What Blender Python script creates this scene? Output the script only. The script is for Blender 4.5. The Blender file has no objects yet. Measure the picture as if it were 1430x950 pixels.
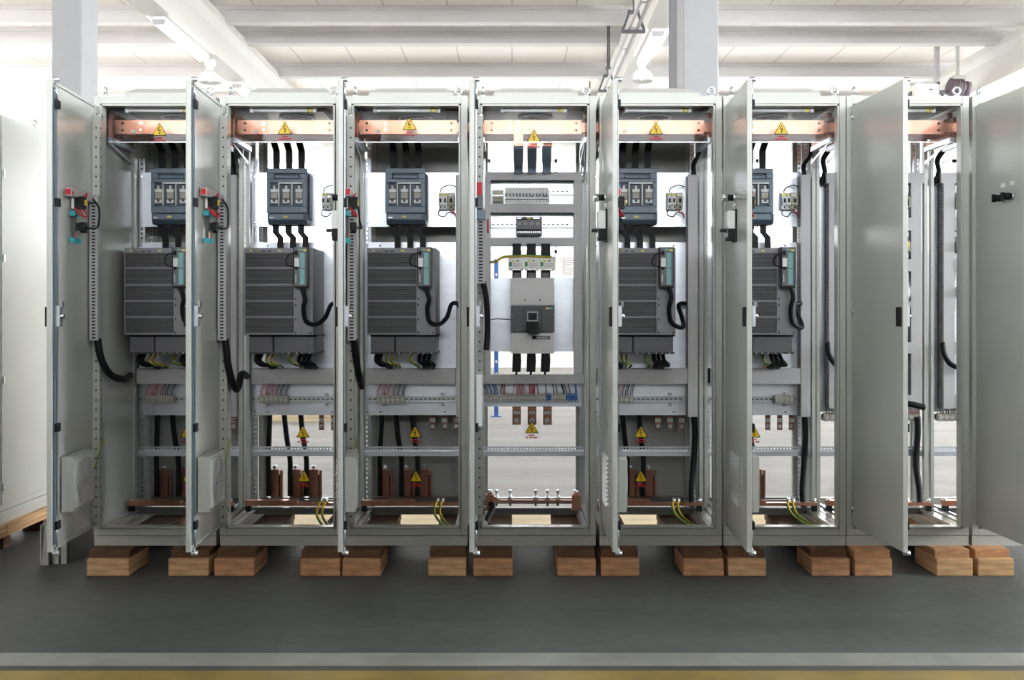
import bpy, math, random
from mathutils import Vector, Matrix
random.seed(7)
C = bpy.context.scene.collection
PI = math.pi
F = 1443.0            # focal length in pixels of a 1430 px wide frame
CAMY, CAMZ = -5.05, 1.263

# ------------------------------------------------------------------ materials
M = {}
def nt(name):
    m = bpy.data.materials.new(name); m.use_nodes = True
    t = m.node_tree; b = t.nodes['Principled BSDF']
    M[name] = m
    return m, t, b
def mat(name, col, rough=.5, metal=0., spec=.5, noise=None, bump=None, coat=0.):
    m, t, b = nt(name)
    b.inputs['Base Color'].default_value = (*col, 1)
    b.inputs['Roughness'].default_value = rough
    b.inputs['Metallic'].default_value = metal
    b.inputs['Specular IOR Level'].default_value = spec
    if coat: b.inputs['Coat Weight'].default_value = coat; b.inputs['Coat Roughness'].default_value = .15
    if noise:
        sc, amt, stretch = noise
        tc = t.nodes.new('ShaderNodeTexCoord'); mp = t.nodes.new('ShaderNodeMapping')
        mp.inputs['Scale'].default_value = stretch
        nz = t.nodes.new('ShaderNodeTexNoise'); nz.inputs['Scale'].default_value = sc; nz.inputs['Detail'].default_value = 5
        cr = t.nodes.new('ShaderNodeValToRGB')
        cr.color_ramp.elements[0].position = .3; cr.color_ramp.elements[1].position = .7
        cr.color_ramp.elements[0].color = (*[c*(1-amt) for c in col], 1)
        cr.color_ramp.elements[1].color = (*[min(1, c*(1+amt)) for c in col], 1)
        t.links.new(tc.outputs['Object'], mp.inputs['Vector']); t.links.new(mp.outputs['Vector'], nz.inputs['Vector'])
        t.links.new(nz.outputs['Fac'], cr.inputs['Fac']); t.links.new(cr.outputs['Color'], b.inputs['Base Color'])
        if bump:
            bp = t.nodes.new('ShaderNodeBump'); bp.inputs['Strength'].default_value = bump; bp.inputs['Distance'].default_value = .002
            t.links.new(nz.outputs['Fac'], bp.inputs['Height']); t.links.new(bp.outputs['Normal'], b.inputs['Normal'])
    return m
def emit(name, col, strength):
    m, t, b = nt(name)
    b.inputs['Base Color'].default_value = (.8, .8, .8, 1)
    b.inputs['Emission Color'].default_value = (*col, 1)
    b.inputs['Emission Strength'].default_value = strength
    return m

mat('paint', (.50, .51, .475), .26, noise=(3, .03, (1, 1, 1)))
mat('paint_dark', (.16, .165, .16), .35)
mat('roof_shaded', (.15, .155, .16), .4)  # cabinet grey darkened to paint in the shade under the roofs
mat('shade', (.62, .62, .62), .4)
mat('zinc', (.74, .78, .845), .36, 1., noise=(7, .07, (1, 1, 3)))
mat('steel', (.62, .65, .68), .30, .9)
mat('chrome', (.82, .84, .86), .15, 1.)
mat('copper', (.56, .265, .17), .34, .9, noise=(22, .14, (1, 1, 1)))
mat('copper_bar', (.62, .29, .19), .30, 1., noise=(15, .2, (1, 1, .4)))
mat('copper_dull', (.34, .155, .10), .45, .6, noise=(15, .2, (1, 1, .4)))
mat('drive', (.155, .152, .165), .45)
mat('drive_dark', (.06, .06, .066), .5)
mat('drive_rib', (.27, .265, .29), .4)
mat('switch', (.17, .235, .30), .42)
mat('switch_dark', (.07, .10, .14), .45)
mat('duct', (.50, .49, .505), .45)
mat('duct_in', (.035, .033, .045), .8)  # near-black that paints in the shade inside duct slots and punched holes
mat('black', (.009, .009, .011), .5, spec=.25)
mat('rubber', (.009, .009, .012), .48, spec=.22)
mat('teal', (.22, .52, .52), .4)
mat('turquoise', (.05, .42, .48), .4)
mat('beige', (.50, .47, .37), .5)
mat('fuse', (.52, .48, .42), .55)
mat('white', (.90, .90, .89), .4)
mat('label', (.85, .85, .82), .5)
mat('breaker', (.86, .86, .88), .4)
mat('mccb_light', (.78, .77, .78), .45)
mat('mccb_dark', (.09, .092, .10), .45)
mat('blue', (.02, .13, .42), .45)
mat('blue_steel', (.03, .12, .38), .4)
mat('red', (.55, .02, .03), .45)
mat('pink', (.60, .16, .18), .5)
mat('yellow', (.80, .52, .02), .45)
mat('yellow_pale', (.80, .70, .18), .5)
mat('green', (.04, .28, .08), .45)
mat('sign_yellow', (.95, .64, .008), .4)
mat('sign_red', (.75, .03, .04), .5)
mat('plaster', (.80, .79, .78), .7)
mat('column', (.37, .37, .383), .6, noise=(5, .03, (1, 1, 1)))
mat('girder', (.66, .65, .62), .6, noise=(2, .02, (1, 1, 1)))
mat('purlin', (.68, .67, .67), .6, noise=(3, .06, (.4, 1, 1)))
mat('cream_wall', (.78, .77, .72), .6, noise=(.6, .04, (1, 1, 1)))
mat('wood', (.50, .265, .14), .6, spec=.12, noise=(9, .35, (1, .25, 5)), bump=.3)
mat('wood_mid', (.58, .36, .19), .6, spec=.12, noise=(8, .3, (1, .3, 6)), bump=.3)
mat('wood_dark', (.14, .075, .045), .65, spec=.12, noise=(9, .35, (1, .25, 5)), bump=.3)
mat('wood_pale', (.72, .58, .38), .6, spec=.12, noise=(8, .18, (.3, 1, 5)), bump=.2)
mat('line_white', (.22, .22, .205), .5, noise=(6, .18, (1, 1, 1)))
mat('line_yellow', (.24, .165, .035), .5, noise=(5, .25, (1, 1, 1)))
mat('plug_brown', (.16, .12, .14), .5)
mat('tube_off', (.93, .93, .91), .25)
emit('window_back', (.97, .98, 1.0), 2.2)
emit('window_front', (.95, .98, 1.0), 6.0)
emit('window_left', (1.0, .98, .96), 5.0)
emit('window_dim', (.97, .98, 1.0), 1.2)
emit('window_aisle', (.88, .96, 1.0), 27.0)
emit('window_right', (.97, .98, 1.0), 9.0)
emit('tube_on', (1, .98, .95), 9.0)
emit('bulb_on', (1, .97, .90), 1.2)

# ceiling boards: white, with joints running away from the camera
m, t, b = nt('ceiling_panel')
tc = t.nodes.new('ShaderNodeTexCoord'); br = t.nodes.new('ShaderNodeTexBrick')
br.offset = 0; br.inputs['Scale'].default_value = 1
br.inputs['Color1'].default_value = (.89, .85, .79, 1); br.inputs['Color2'].default_value = (.90, .855, .80, 1)
br.inputs['Mortar'].default_value = (.62, .58, .54, 1)
br.inputs['Mortar Size'].default_value = .012; br.inputs['Brick Width'].default_value = .95; br.inputs['Row Height'].default_value = 60
t.links.new(tc.outputs['Object'], br.inputs['Vector']); t.links.new(br.outputs['Color'], b.inputs['Base Color'])
b.inputs['Roughness'].default_value = .6
# floor: dark grey sealed concrete, worn in places
m, t, b = nt('floor')
tc = t.nodes.new('ShaderNodeTexCoord')
n1 = t.nodes.new('ShaderNodeTexNoise'); n1.inputs['Scale'].default_value = .9; n1.inputs['Detail'].default_value = 7
n2 = t.nodes.new('ShaderNodeTexNoise'); n2.inputs['Scale'].default_value = 14; n2.inputs['Detail'].default_value = 6
mp = t.nodes.new('ShaderNodeMapping'); mp.inputs['Scale'].default_value = (.35, 2.0, 1)
t.links.new(tc.outputs['Object'], mp.inputs['Vector'])
t.links.new(mp.outputs['Vector'], n1.inputs['Vector']); t.links.new(tc.outputs['Object'], n2.inputs['Vector'])
ad = t.nodes.new('ShaderNodeMath'); ad.operation = 'ADD'
mu = t.nodes.new('ShaderNodeMath'); mu.operation = 'MULTIPLY'; mu.inputs[1].default_value = .35
t.links.new(n2.outputs['Fac'], mu.inputs[0]); t.links.new(n1.outputs['Fac'], ad.inputs[0]); t.links.new(mu.outputs[0], ad.inputs[1])
cr = t.nodes.new('ShaderNodeValToRGB')
cr.color_ramp.elements[0].position = .5; cr.color_ramp.elements[0].color = (.060, .064, .062, 1)
cr.color_ramp.elements[1].position = .85; cr.color_ramp.elements[1].color = (.108, .110, .105, 1)
t.links.new(ad.outputs[0], cr.inputs['Fac'])
# dark grey in the front aisle, paler grey from just behind the cabinets
c2 = t.nodes.new('ShaderNodeValToRGB')
c2.color_ramp.elements[0].position = .45; c2.color_ramp.elements[0].color = (.235, .226, .21, 1)
c2.color_ramp.elements[1].position = .9; c2.color_ramp.elements[1].color = (.40, .39, .37, 1)
t.links.new(ad.outputs[0], c2.inputs['Fac'])
sx = t.nodes.new('ShaderNodeSeparateXYZ'); t.links.new(tc.outputs['Object'], sx.inputs[0])
gt = t.nodes.new('ShaderNodeMath'); gt.operation = 'GREATER_THAN'; gt.inputs[1].default_value = .92
t.links.new(sx.outputs['Y'], gt.inputs[0])
mxc = t.nodes.new('ShaderNodeMix'); mxc.data_type = 'RGBA'
t.links.new(gt.outputs[0], mxc.inputs[0]); t.links.new(cr.outputs['Color'], mxc.inputs[6]); t.links.new(c2.outputs['Color'], mxc.inputs[7])
t.links.new(mxc.outputs[2], b.inputs['Base Color'])
rr = t.nodes.new('ShaderNodeMapRange'); rr.inputs['From Min'].default_value = .3; rr.inputs['From Max'].default_value = .7
rr.inputs['To Min'].default_value = .50; rr.inputs['To Max'].default_value = .66
b.inputs['Specular IOR Level'].default_value = .16
t.links.new(n1.outputs['Fac'], rr.inputs['Value']); t.links.new(rr.outputs[0], b.inputs['Roughness'])
# clear polycarbonate
m = bpy.data.materials.new('acrylic'); m.use_nodes = True; M['acrylic'] = m
t = m.node_tree; t.nodes.clear()
o_ = t.nodes.new('ShaderNodeOutputMaterial'); mx = t.nodes.new('ShaderNodeMixShader')
tr = t.nodes.new('ShaderNodeBsdfTransparent'); tr.inputs['Color'].default_value = (.97, .97, .98, 1)
gl = t.nodes.new('ShaderNodeBsdfGlossy'); gl.inputs['Roughness'].default_value = .06
fr = t.nodes.new('ShaderNodeFresnel'); fr.inputs['IOR'].default_value = 1.25
t.links.new(fr.outputs[0], mx.inputs['Fac']); t.links.new(tr.outputs[0], mx.inputs[1]); t.links.new(gl.outputs[0], mx.inputs[2])
t.links.new(mx.outputs[0], o_.inputs['Surface'])

# ------------------------------------------------------------------ mesh builder
class MB:
    def __init__(s): s.v = []; s.f = []; s.m = []; s.s = []
    def _add(s, vs, fs, m, smooth=None):
        k = len(s.v); s.v += [tuple(p) for p in vs]
        for i, f in enumerate(fs):
            s.f.append([k+j for j in f]); s.m.append(m); s.s.append(bool(smooth and smooth[i]))
    def box(s, x0, x1, y0, y1, z0, z1, m):
        x0, x1 = sorted((x0, x1)); y0, y1 = sorted((y0, y1)); z0, z1 = sorted((z0, z1))
        s._add([(x0,y0,z0),(x1,y0,z0),(x1,y1,z0),(x0,y1,z0),(x0,y0,z1),(x1,y0,z1),(x1,y1,z1),(x0,y1,z1)],
               [(0,3,2,1),(4,5,6,7),(0,1,5,4),(1,2,6,5),(2,3,7,6),(3,0,4,7)], m)
    def prism(s, poly, a0, a1, axis, m):
        # poly in the two other axes (in order), extruded along axis
        n = len(poly)
        def P(p, a): return {'x': (a, p[0], p[1]), 'y': (p[0], a, p[1]), 'z': (p[0], p[1], a)}[axis]
        vs = [P(p, a0) for p in poly] + [P(p, a1) for p in poly]
        fs = [tuple(range(n-1, -1, -1)), tuple(range(n, 2*n))] + [(i, (i+1) % n, n+(i+1) % n, n+i) for i in range(n)]
        s._add(vs, fs, m)
    def cyl(s, p0, p1, r0, m, r1=None, n=14, caps=True):
        s.tube([p0, p1], r0, m, n, caps, r1)
    def tube(s, path, r, m, n=8, caps=True, r1=None, m2=None):
        pts = [Vector(p) for p in path]; N = len(pts)
        up = None; vs = []
        for i, p in enumerate(pts):
            d = (pts[min(i+1, N-1)] - pts[max(i-1, 0)]).normalized()
            if up is None:
                up = Vector((0,0,1)) if abs(d.z) < .9 else Vector((1,0,0))
            a = (up - d*up.dot(d)).normalized(); bb = d.cross(a); up = a
            rr = r if r1 is None else r + (r1-r)*i/(N-1)
            for k in range(n):
                an = 2*PI*k/n; vs.append(p + a*math.cos(an)*rr + bb*math.sin(an)*rr)
        k0 = len(s.v); s.v += [tuple(v) for v in vs]
        for i in range(N-1):
            for k in range(n):
                s.f.append([k0+i*n+k, k0+i*n+(k+1) % n, k0+(i+1)*n+(k+1) % n, k0+(i+1)*n+k])
                s.m.append(m2 if (m2 and k % n < n//3) else m); s.s.append(True)
        if caps:
            s.f.append([k0+k for k in range(n-1, -1, -1)]); s.m.append(m); s.s.append(False)
            s.f.append([k0+(N-1)*n+k for k in range(n)]); s.m.append(m); s.s.append(False)
    def lathe(s, prof, c, m, n=24):
        k0 = len(s.v)
        for r, z in prof:
            for k in range(n):
                an = 2*PI*k/n; s.v.append((c[0]+r*math.cos(an), c[1]+r*math.sin(an), c[2]+z))
        for i in range(len(prof)-1):
            for k in range(n):
                s.f.append([k0+i*n+k, k0+i*n+(k+1) % n, k0+(i+1)*n+(k+1) % n, k0+(i+1)*n+k]); s.m.append(m); s.s.append(True)
    def torus(s, c, R, r, axis, m, n=16, k=8):
        path = []
        for i in range(n+1):
            a = 2*PI*i/n
            path.append({'y': (c[0]+R*math.cos(a), c[1], c[2]+R*math.sin(a)), 'x': (c[0], c[1]+R*math.cos(a), c[2]+R*math.sin(a)),
                         'z': (c[0]+R*math.cos(a), c[1]+R*math.sin(a), c[2])}[axis])
        s.tube(path, r, m, k, caps=False)
    def mesh(s, name, org=(0,0,0)):
        me = bpy.data.meshes.new(name)
        me.from_pydata([(v[0]-org[0], v[1]-org[1], v[2]-org[2]) for v in s.v], [], s.f)
        names = []
        for x in s.m:
            if x not in names: names.append(x)
        for x in names: me.materials.append(M[x])
        me.polygons.foreach_set('material_index', [names.index(x) for x in s.m])
        me.polygons.foreach_set('use_smooth', s.s)
        me.update(); return me

def curve_pts(pts, n=6):
    P = [Vector(p) for p in pts]; out = []
    for i in range(len(P)-1):
        p0, p1, p2, p3 = P[max(i-1,0)], P[i], P[i+1], P[min(i+2, len(P)-1)]
        for k in range(n):
            u = k/n
            out.append(.5*((2*p1)+(-p0+p2)*u+(2*p0-5*p1+4*p2-p3)*u*u+(-p0+3*p1-3*p2+p3)*u**3))
    out.append(P[-1]); return out

CACHE = {}
def getmesh(name, key, fn, org):
    if key is not None and key in CACHE: return CACHE[key]
    mb = MB(); fn(mb); me = mb.mesh(name, org)
    if key is not None: CACHE[key] = me
    return me
def bevel(o, w, seg=2):
    b = o.modifiers.new('bevel', 'BEVEL'); b.width = w; b.segments = seg; b.limit_method = 'ANGLE'; b.angle_limit = math.radians(40)
def props(o, label=None, cat=None, group=None, kind=None):
    if label: o['label'] = label
    if cat: o['category'] = cat
    if group: o['group'] = group
    if kind: o['kind'] = kind
class T:
    """a thing made of parts: an Empty at its base; shapes are given in cabinet coordinates"""
    def __init__(s, name, label, cat, base, X0=0., group=None, key=None):
        s.e = bpy.data.objects.new(name, None); C.objects.link(s.e); s.e.empty_display_size = .05
        s.e.location = (X0+base[0], base[1], base[2]); s.base = base; s.key = key
        props(s.e, label, cat, group)
    def part(s, name, fn, parent=None, label=None, key=None, bev=None, loc=None, rz=None, org=None, kind=None):
        k = None if (s.key is None or key is None) else (s.key, key)
        me = getmesh(name, k, fn, s.base if org is None else org)
        o = bpy.data.objects.new(name, me); C.objects.link(o); o.parent = parent or s.e
        if loc is not None: o.location = loc
        if rz is not None: o.rotation_euler = (0, 0, rz)
        props(o, label, kind=kind)
        if bev: bevel(o, bev)
        return o
def S(name, fn, label, cat, base, X0=0., group=None, key=None, bev=None):
    """a thing that is one mesh"""
    o = bpy.data.objects.new(name, getmesh(name, key, fn, base)); C.objects.link(o)
    o.location = (X0+base[0], base[1], base[2]); props(o, label, cat, group)
    if bev: bevel(o, bev)
    return o
def structure(name, fn, parent=None):
    o = bpy.data.objects.new(name, getmesh(name, None, fn, (0,0,0))); C.objects.link(o)
    if parent: o.parent = parent
    else: o['kind'] = 'structure'
    return o
def lettering(txt, size, mname):
    cu = bpy.data.curves.new('lettering', 'FONT'); cu.body = txt; cu.size = size; cu.align_x = 'CENTER'; cu.align_y = 'CENTER'; cu.extrude = .0003
    ob = bpy.data.objects.new('tmp', cu); C.objects.link(ob)
    me = bpy.data.meshes.new_from_object(ob.evaluated_get(bpy.context.evaluated_depsgraph_get()))
    bpy.data.objects.remove(ob); bpy.data.curves.remove(cu)
    me.transform(Matrix.Rotation(PI/2, 4, 'X')); me.materials.clear(); me.materials.append(M[mname])
    return me
TXT = {k: lettering(k, .018, 'black') for k in ('L1','L2','L3','U1','V1','W1')}

# ------------------------------------------------------------------ the hall
FY0, FY1, XL, XR, ZC = -13.0, 18.5, -14.0, 16.0, 5.80
structure('floor', lambda b: b.box(XL-.3, XR+.3, FY0-.3, FY1+.3, -.2, 0, 'floor'))
structure('ceiling', lambda b: b.box(XL-.3, XR+.3, FY0-.3, FY1+.3, ZC, ZC+.2, 'ceiling_panel'))
WZ0, WZ1 = 2.75, 5.25
def wall(name, axis, at, thick, a0, a1, m, wz0=WZ0, wz1=WZ1):
    def f(b):
        for (z0, z1) in ((0, wz0), (wz1, ZC)):
            if axis == 'y': b.box(a0, a1, at, at+thick, z0, z1, m)
            else: b.box(at, at+thick, a0, a1, z0, z1, m)
        if name == 'wall_back':
            x = a0+1.2
            while x < a1:
                b.box(x, x+.012, at-.006, at, 0, wz0-.12, 'purlin'); x += 1.2
            b.box(a0, a1, at-.06, at, wz0-.10, wz0, m)
            b.box(a0, a1, at-.012, at, 0, .12, 'white')
    structure(name, f)
wall('wall_back', 'y', FY1, .3, XL-.3, XR+.3, 'cream_wall', 2.6, 4.75)
wall('wall_front', 'y', FY0-.3, .3, XL-.3, XR+.3, 'plaster', 2.75, 4.75)
wall('wall_left', 'x', XL-.3, .3, FY0, FY1, 'plaster')
wall('wall_right', 'x', XR, .3, 1.5, FY1, 'plaster')
wall('wall_right_front', 'x', XR, .3, FY0, 1.5, 'plaster')
structure('wall_right_infill', lambda b: b.box(XR, XR+.3, FY0, -6.7, WZ0, WZ1, 'plaster'))
structure('wall_right_pier', lambda b: b.box(XR, XR+.3, 1.3, 1.7, WZ0, WZ1, 'plaster'))
structure('unseen_light_block', lambda b: b.box(-11.5, 12.5, -7.12, -7.0, 0, 2.6, 'paint_dark'))  # added out of view behind the camera to shade the lower cabinet fronts
wn = 0
def window(axis, at, thick, a0, a1, glow, wz0=WZ0, wz1=WZ1):
    global wn; wn += 1
    def fr(b):
        def bx(p0, p1, z0, z1):
            if axis == 'y': b.box(p0, p1, at, at+thick, z0, z1, 'white')
            else: b.box(at, at+thick, p0, p1, z0, z1, 'white')
        bx(a0, a0+.15, wz0, wz1); bx(a1-.15, a1, wz0, wz1); bx(a0, a1, wz0, wz0+.08); bx(a0, a1, wz1-.08, wz1)
        n = max(2, round((a1-a0)/1.5))
        for i in range(1, n): p = a0+(a1-a0)*i/n; bx(p-.03, p+.03, wz0, wz1)
    o = structure('window_%d' % wn, fr)
    def pn(b):
        mid = at+thick*.5
        if axis == 'y': b.box(a0+.1, a1-.1, mid-.01, mid+.01, wz0+.05, wz1-.05, glow)
        else: b.box(mid-.01, mid+.01, a0+.1, a1-.1, wz0+.05, wz1-.05, glow)
    structure('pane', pn, o)
for a in range(5):
    w = (XR-XL+.6)/5
    window('y', FY1, .3, XL-.3+a*w, XL-.3+(a+1)*w, 'window_back', 2.6, 4.75)
    window('y', FY0-.3, .3, XL-.3+a*w, XL-.3+(a+1)*w, 'window_front', 2.75, 4.75)
for a in range(4):
    w = (FY1-1.7)/4
    window('x', XL-.3, .3, 1.7+a*w, 1.7+(a+1)*w, 'window_left')
    w = (1.7-FY0)/4
    window('x', XL-.3, .3, FY0+a*w, FY0+(a+1)*w, 'window_dim')
    w = (FY1-1.7)/4
    window('x', XR, .3, 1.7+a*w, 1.7+(a+1)*w, 'window_right')
    window('x', XR, .3, -6.7+a*2, -4.7+a*2, 'window_aisle')

structure('trim_1', lambda b: b.box(XL, XR, -1.365, -1.225, 0, .0015, 'line_white'))
structure('trim_2', lambda b: b.box(XL, XR, -1.60, -1.415, 0, .0015, 'line_yellow'))

# girders, purlins and columns
def girder(x0, x1, lab):
    S('roof_girder', lambda b: (b.box(x0, x1, FY0, FY1, 5.0, 5.09, 'girder'), b.box(x0+.03, x1-.03, FY0, FY1, 5.09, 5.40, 'girder'),
                                b.prism([(x0+.03,5.40),(x1-.03,5.40),(x1+.05,5.50),(x1+.05,5.62),(x0-.05,5.62),(x0-.05,5.50)], FY0, FY1, 'y', 'girder')),
      lab, 'girder', ((x0+x1)/2, FY0, 5.0), group='roof girders running to the back')
girder(-4.63, -4.29, 'white concrete roof girder on the left, above the first two open cabinets')
girder(1.76, 2.10, 'white roof girder behind the cable tray, above the fifth open cabinet')
girder(7.82, 8.16, 'white roof girder at the upper right corner of the view')
structure('ceiling_joint', lambda b: b.box(XL, XR, FY1-.5, FY1, 5.62, 5.8, 'purlin'))
PUR = [(-9.5,'behind'),(-5.0,''),(2.6,''),(4.9,''),(7.0,'')]
plist = [8.0, 10.22, 11.42, 13.75, 16.35]
pl_lab = ['pale grey ceiling purlin, the nearest one at the top edge of the view',
          'pale grey ceiling purlin, second from the top of the view',
          'pale grey ceiling purlin just below the second one, close behind it',
          'pale grey ceiling purlin low in the view, right above the open doors',
          'pale grey ceiling purlin, farthest back, seen over the cabinet tops on the left']
for y, lab in zip(plist, pl_lab):
    S('ceiling_purlin', lambda b: (b.box(XL, XR, y, y+.20, 5.55, 5.575, 'purlin'), b.box(XL, XR, y+.02, y+.18, 5.575, 5.74, 'purlin'),
                                   b.box(XL, XR, y-.01, y+.21, 5.74, 5.80, 'purlin')),
      lab, 'purlin', (0, y, 5.55), group='ceiling purlins across the hall')
S('concrete_column', lambda b: (b.box(-4.68, -4.373, 5.45, 5.87, 0, 5.0, 'column'), b.box(-4.72, -4.33, 5.41, 5.91, 0, .12, 'column')),
  'square grey concrete column behind the leftmost open cabinet', 'column', (-4.52, 5.66, 0), group=None, bev=.012)
S('concrete_column', lambda b: (b.box(1.742, 2.10, 5.45, 5.87, 0, 5.0, 'column'), b.box(1.70, 2.14, 5.41, 5.91, 0, .12, 'column')),
  'square grey concrete column rising behind the fifth open cabinet', 'column', (1.9, 5.66, 0), bev=.012)
S('steel_post', lambda b: (b.box(1.70, 1.82, 6.0, 6.02, 0, 5.0, 'column'), b.box(1.755, 1.765, 6.02, 6.14, 0, 5.0, 'column'), b.box(1.70, 1.82, 6.14, 6.16, 0, 5.0, 'column')),
  'slim pale steel post close beside the column behind the fifth cabinet', 'post', (1.76, 6.08, 0))

def tube_lamp(x, y0, y1, lab):
    z = 5.0
    k = T('tube_lamp', lab, 'lamp', (x, (y0+y1)/2, z-.1), group='strip lamps under the girders')
    k.part('housing', lambda b: b.prism([(x-.07,z),(x+.07,z),(x+.085,z-.045),(x-.085,z-.045)], y0, y1, 'y', 'white'))
    k.part('diffuser', lambda b: b.prism([(x-.085,z-.045),(x+.085,z-.045),(x+.06,z-.10),(x-.06,z-.10)], y0+.03, y1-.03, 'y', 'tube_on'), label='glowing diffuser')
    k.part('end_cap', lambda b: b.prism([(x-.088,z-.04),(x+.088,z-.04),(x+.062,z-.104),(x-.062,z-.104)], y0-.01, y0+.03, 'y', 'duct'))
    k.part('end_cap', lambda b: b.prism([(x-.088,z-.04),(x+.088,z-.04),(x+.062,z-.104),(x-.062,z-.104)], y1-.03, y1+.01, 'y', 'duct'))
tube_lamp(-4.46, 8.0, 9.9, 'long lit strip lamp under the left girder, in front of the bell lamp')
tube_lamp(-4.46, 11.7, 13.6, 'lit strip lamp under the left girder, behind the bell lamp, near the cabinet top')
tube_lamp(1.92, 8.55, 10.0, 'lit strip lamp under the girder above the fifth cabinet, above the bell lamp')
tube_lamp(1.92, 12.6, 14.4, 'small lit strip lamp low behind the right bell lamp')
def bell(x, y, zb, lab):
    k = T('bell_lamp', lab, 'lamp', (x, y, zb), group='bell shaped hall lamps')
    k.part('shade', lambda b: b.lathe([(.165,0),(.163,.03),(.15,.09),(.12,.14),(.075,.17),(.05,.18),(.05,.175),(.11,.13),(.14,.085),(.155,.03),(.160,0),(.165,0)], (x,y,zb), 'shade'))
    k.part('gear_housing', lambda b: (b.cyl((x,y,zb+.175),(x,y,zb+.27),.055,'white'), b.box(x-.07,x+.07,y-.05,y+.05,zb+.25,5.0,'white')))
    k.part('bulb', lambda b: b.lathe([(0,.02),(.03,.025),(.05,.06),(.045,.11),(.025,.16),(0,.17)], (x,y,zb), 'bulb_on', 14))
bell(-4.47, 10.25, 4.66, 'white bell shaped lamp hanging under the left girder')
bell(1.92, 10.2, 4.67, 'white bell shaped lamp hanging under the girder above the fifth cabinet')

# cable tray and its hangers left of the middle girder
tx, tz = 1.44, 4.60
k = T('cable_tray', 'pale cable tray with two long rails running back beside the middle girder', 'cable tray', (tx, 4, tz))
for dx in (-.05, .05):
    k.part('rail', lambda b: b.box(tx+dx-.014, tx+dx+.014, 2.0, FY1-1, tz+.01, tz+.05, 'duct'))
k.part('rung', lambda b: [b.box(tx-.07, tx+.07, 2.2+j*1.0, 2.23+j*1.0, tz+.03, tz+.045, 'white') for j in range(15)])
for y, w in ((7.2, 'nearer'), (10.5, 'farther'), ):
    S('tray_hanger', lambda b: (b.box(tx-.14, tx+.14, y-.02, y+.02, tz-.03, tz+.008, 'mccb_dark'),
                                b.prism([(tx-.14,tz+.008),(tx-.112,tz+.008),(tx-.042,tz+.20),(tx-.07,tz+.20)], y-.02, y+.02, 'y', 'mccb_dark'),
                                b.prism([(tx+.14,tz+.008),(tx+.112,tz+.008),(tx+.042,tz+.20),(tx+.07,tz+.20)], y-.02, y+.02, 'y', 'mccb_dark'),
                                b.box(tx-.07, tx+.07, y-.02, y+.02, tz+.195, tz+.24, 'mccb_dark'),
                                b.box(tx-.01, tx+.01, y-.01, y+.01, tz+.24, 5.79, 'mccb_dark')),
      'dark trapezoid hanger holding the cable tray, the %s of two' % w, 'hanger', (tx, y, tz-.03), group='cable tray hangers')
for x, y, zt, zb, w in ((1.46, 10.45, 5.79, 4.93, 'dark hanging rod left of the cable tray, the nearer and longer one'), (1.525, 15.2, 5.79, 5.05, 'short hanging rod farther back, left of the cable tray, just above the cabinets')):
    S('hanging_rod', lambda b: (b.cyl((x,y,zb),(x,y,zt),.012,'mccb_dark'), b.box(x-.06,x+.06,y-.03,y+.03,zb-.02,zb,'mccb_dark')), w, 'rod', (x, y, zb))

# heater and hoist hung near the right girder
k = T('heater_unit', 'beige boxed heater unit high behind the seventh open cabinet', 'heater', (6.8, 12.0, 4.62))
k.part('casing', lambda b: b.box(6.62, 7.0, 11.9, 13.0, 4.62, 5.02, 'cream_wall'), bev=.02)
k.part('grille', lambda b: [b.box(6.60, 6.62, 12.05+i*.14, 12.13+i*.14, 4.66, 4.92, 'mccb_dark') for i in range(5)])
k.part('bracket', lambda b: (b.box(7.0, 7.06, 12.0, 12.1, 4.6, 5.79, 'duct'), b.box(6.6, 7.06, 12.0, 12.1, 5.02, 5.06, 'duct')))
k.part('slot', lambda b: b.box(6.84, 6.9, 11.89, 11.9, 4.9, 4.925, 'mccb_dark'))
k = T('hoist_motor', 'dark purplish grey hoist motor hanging beside the right girder, above the seventh cabinet', 'hoist', (7.4, 12.0, 4.65))
k.part('motor', lambda b: (b.cyl((7.20,12.0,4.99),(7.46,12.0,4.93),.14,'plug_brown'), b.cyl((7.46,12.0,4.93),(7.52,12.0,4.92),.15,'plug_brown'),
                           [b.cyl((7.24+i*.04,12.0,4.982-i*.009),(7.25+i*.04,12.0,4.98-i*.009),.15,'plug_brown') for i in range(5)]))
k.part('hook_arm', lambda b: (b.box(7.06,7.24,11.97,12.03,4.86,4.92,'mccb_dark'), b.cyl((7.1,12.0,4.68),(7.1,12.0,4.90),.02,'mccb_dark')))
k.part('trolley', lambda b: (b.box(7.25,7.45,11.9,12.1,5.09,5.15,'girder'), b.box(7.33,7.37,11.97,12.03,5.12,5.79,'girder')))

# far background
S('steel_stand', lambda b: (b.box(-.215,-.165,7.43,7.48,.0,1.90,'blue_steel'), b.box(-.25,-.13,7.40,7.52,0,.012,'blue_steel'),
                            [b.box(-.20,-.18,7.425,7.43,.2+i*.15,.23+i*.15,'white') for i in range(11)]),
  'slim blue perforated steel stand on the floor far behind the middle cabinet', 'stand', (-.19, 7.45, 0))
S('wall_louvre', lambda b: [b.box(1.20, 1.60, FY1-.09, FY1-.02, 2.13+i*.045, 2.165+i*.045, 'purlin') for i in range(8)],
  'grey louvre panel on the far wall seen right of the large breaker', 'louvre', (1.40, FY1-.06, 2.13))
def flat_pallet(x0, y0, lab):
    k = T('wooden_pallet', lab, 'pallet', (x0, y0, 0))
    for i in range(5): k.part('deck_board', lambda b: b.box(x0+i*.25, x0+.2+i*.25, y0, y0+.8, .10, .125, 'wood_pale'))
    for j in range(3): k.part('bearer', lambda b: b.box(x0, x0+1.2, y0+j*.35, y0+j*.35+.1, 0, .10, 'wood_pale'))
flat_pallet(-3.05, 6.9, 'pale wooden pallet on the floor far behind the second open cabinet')

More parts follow.
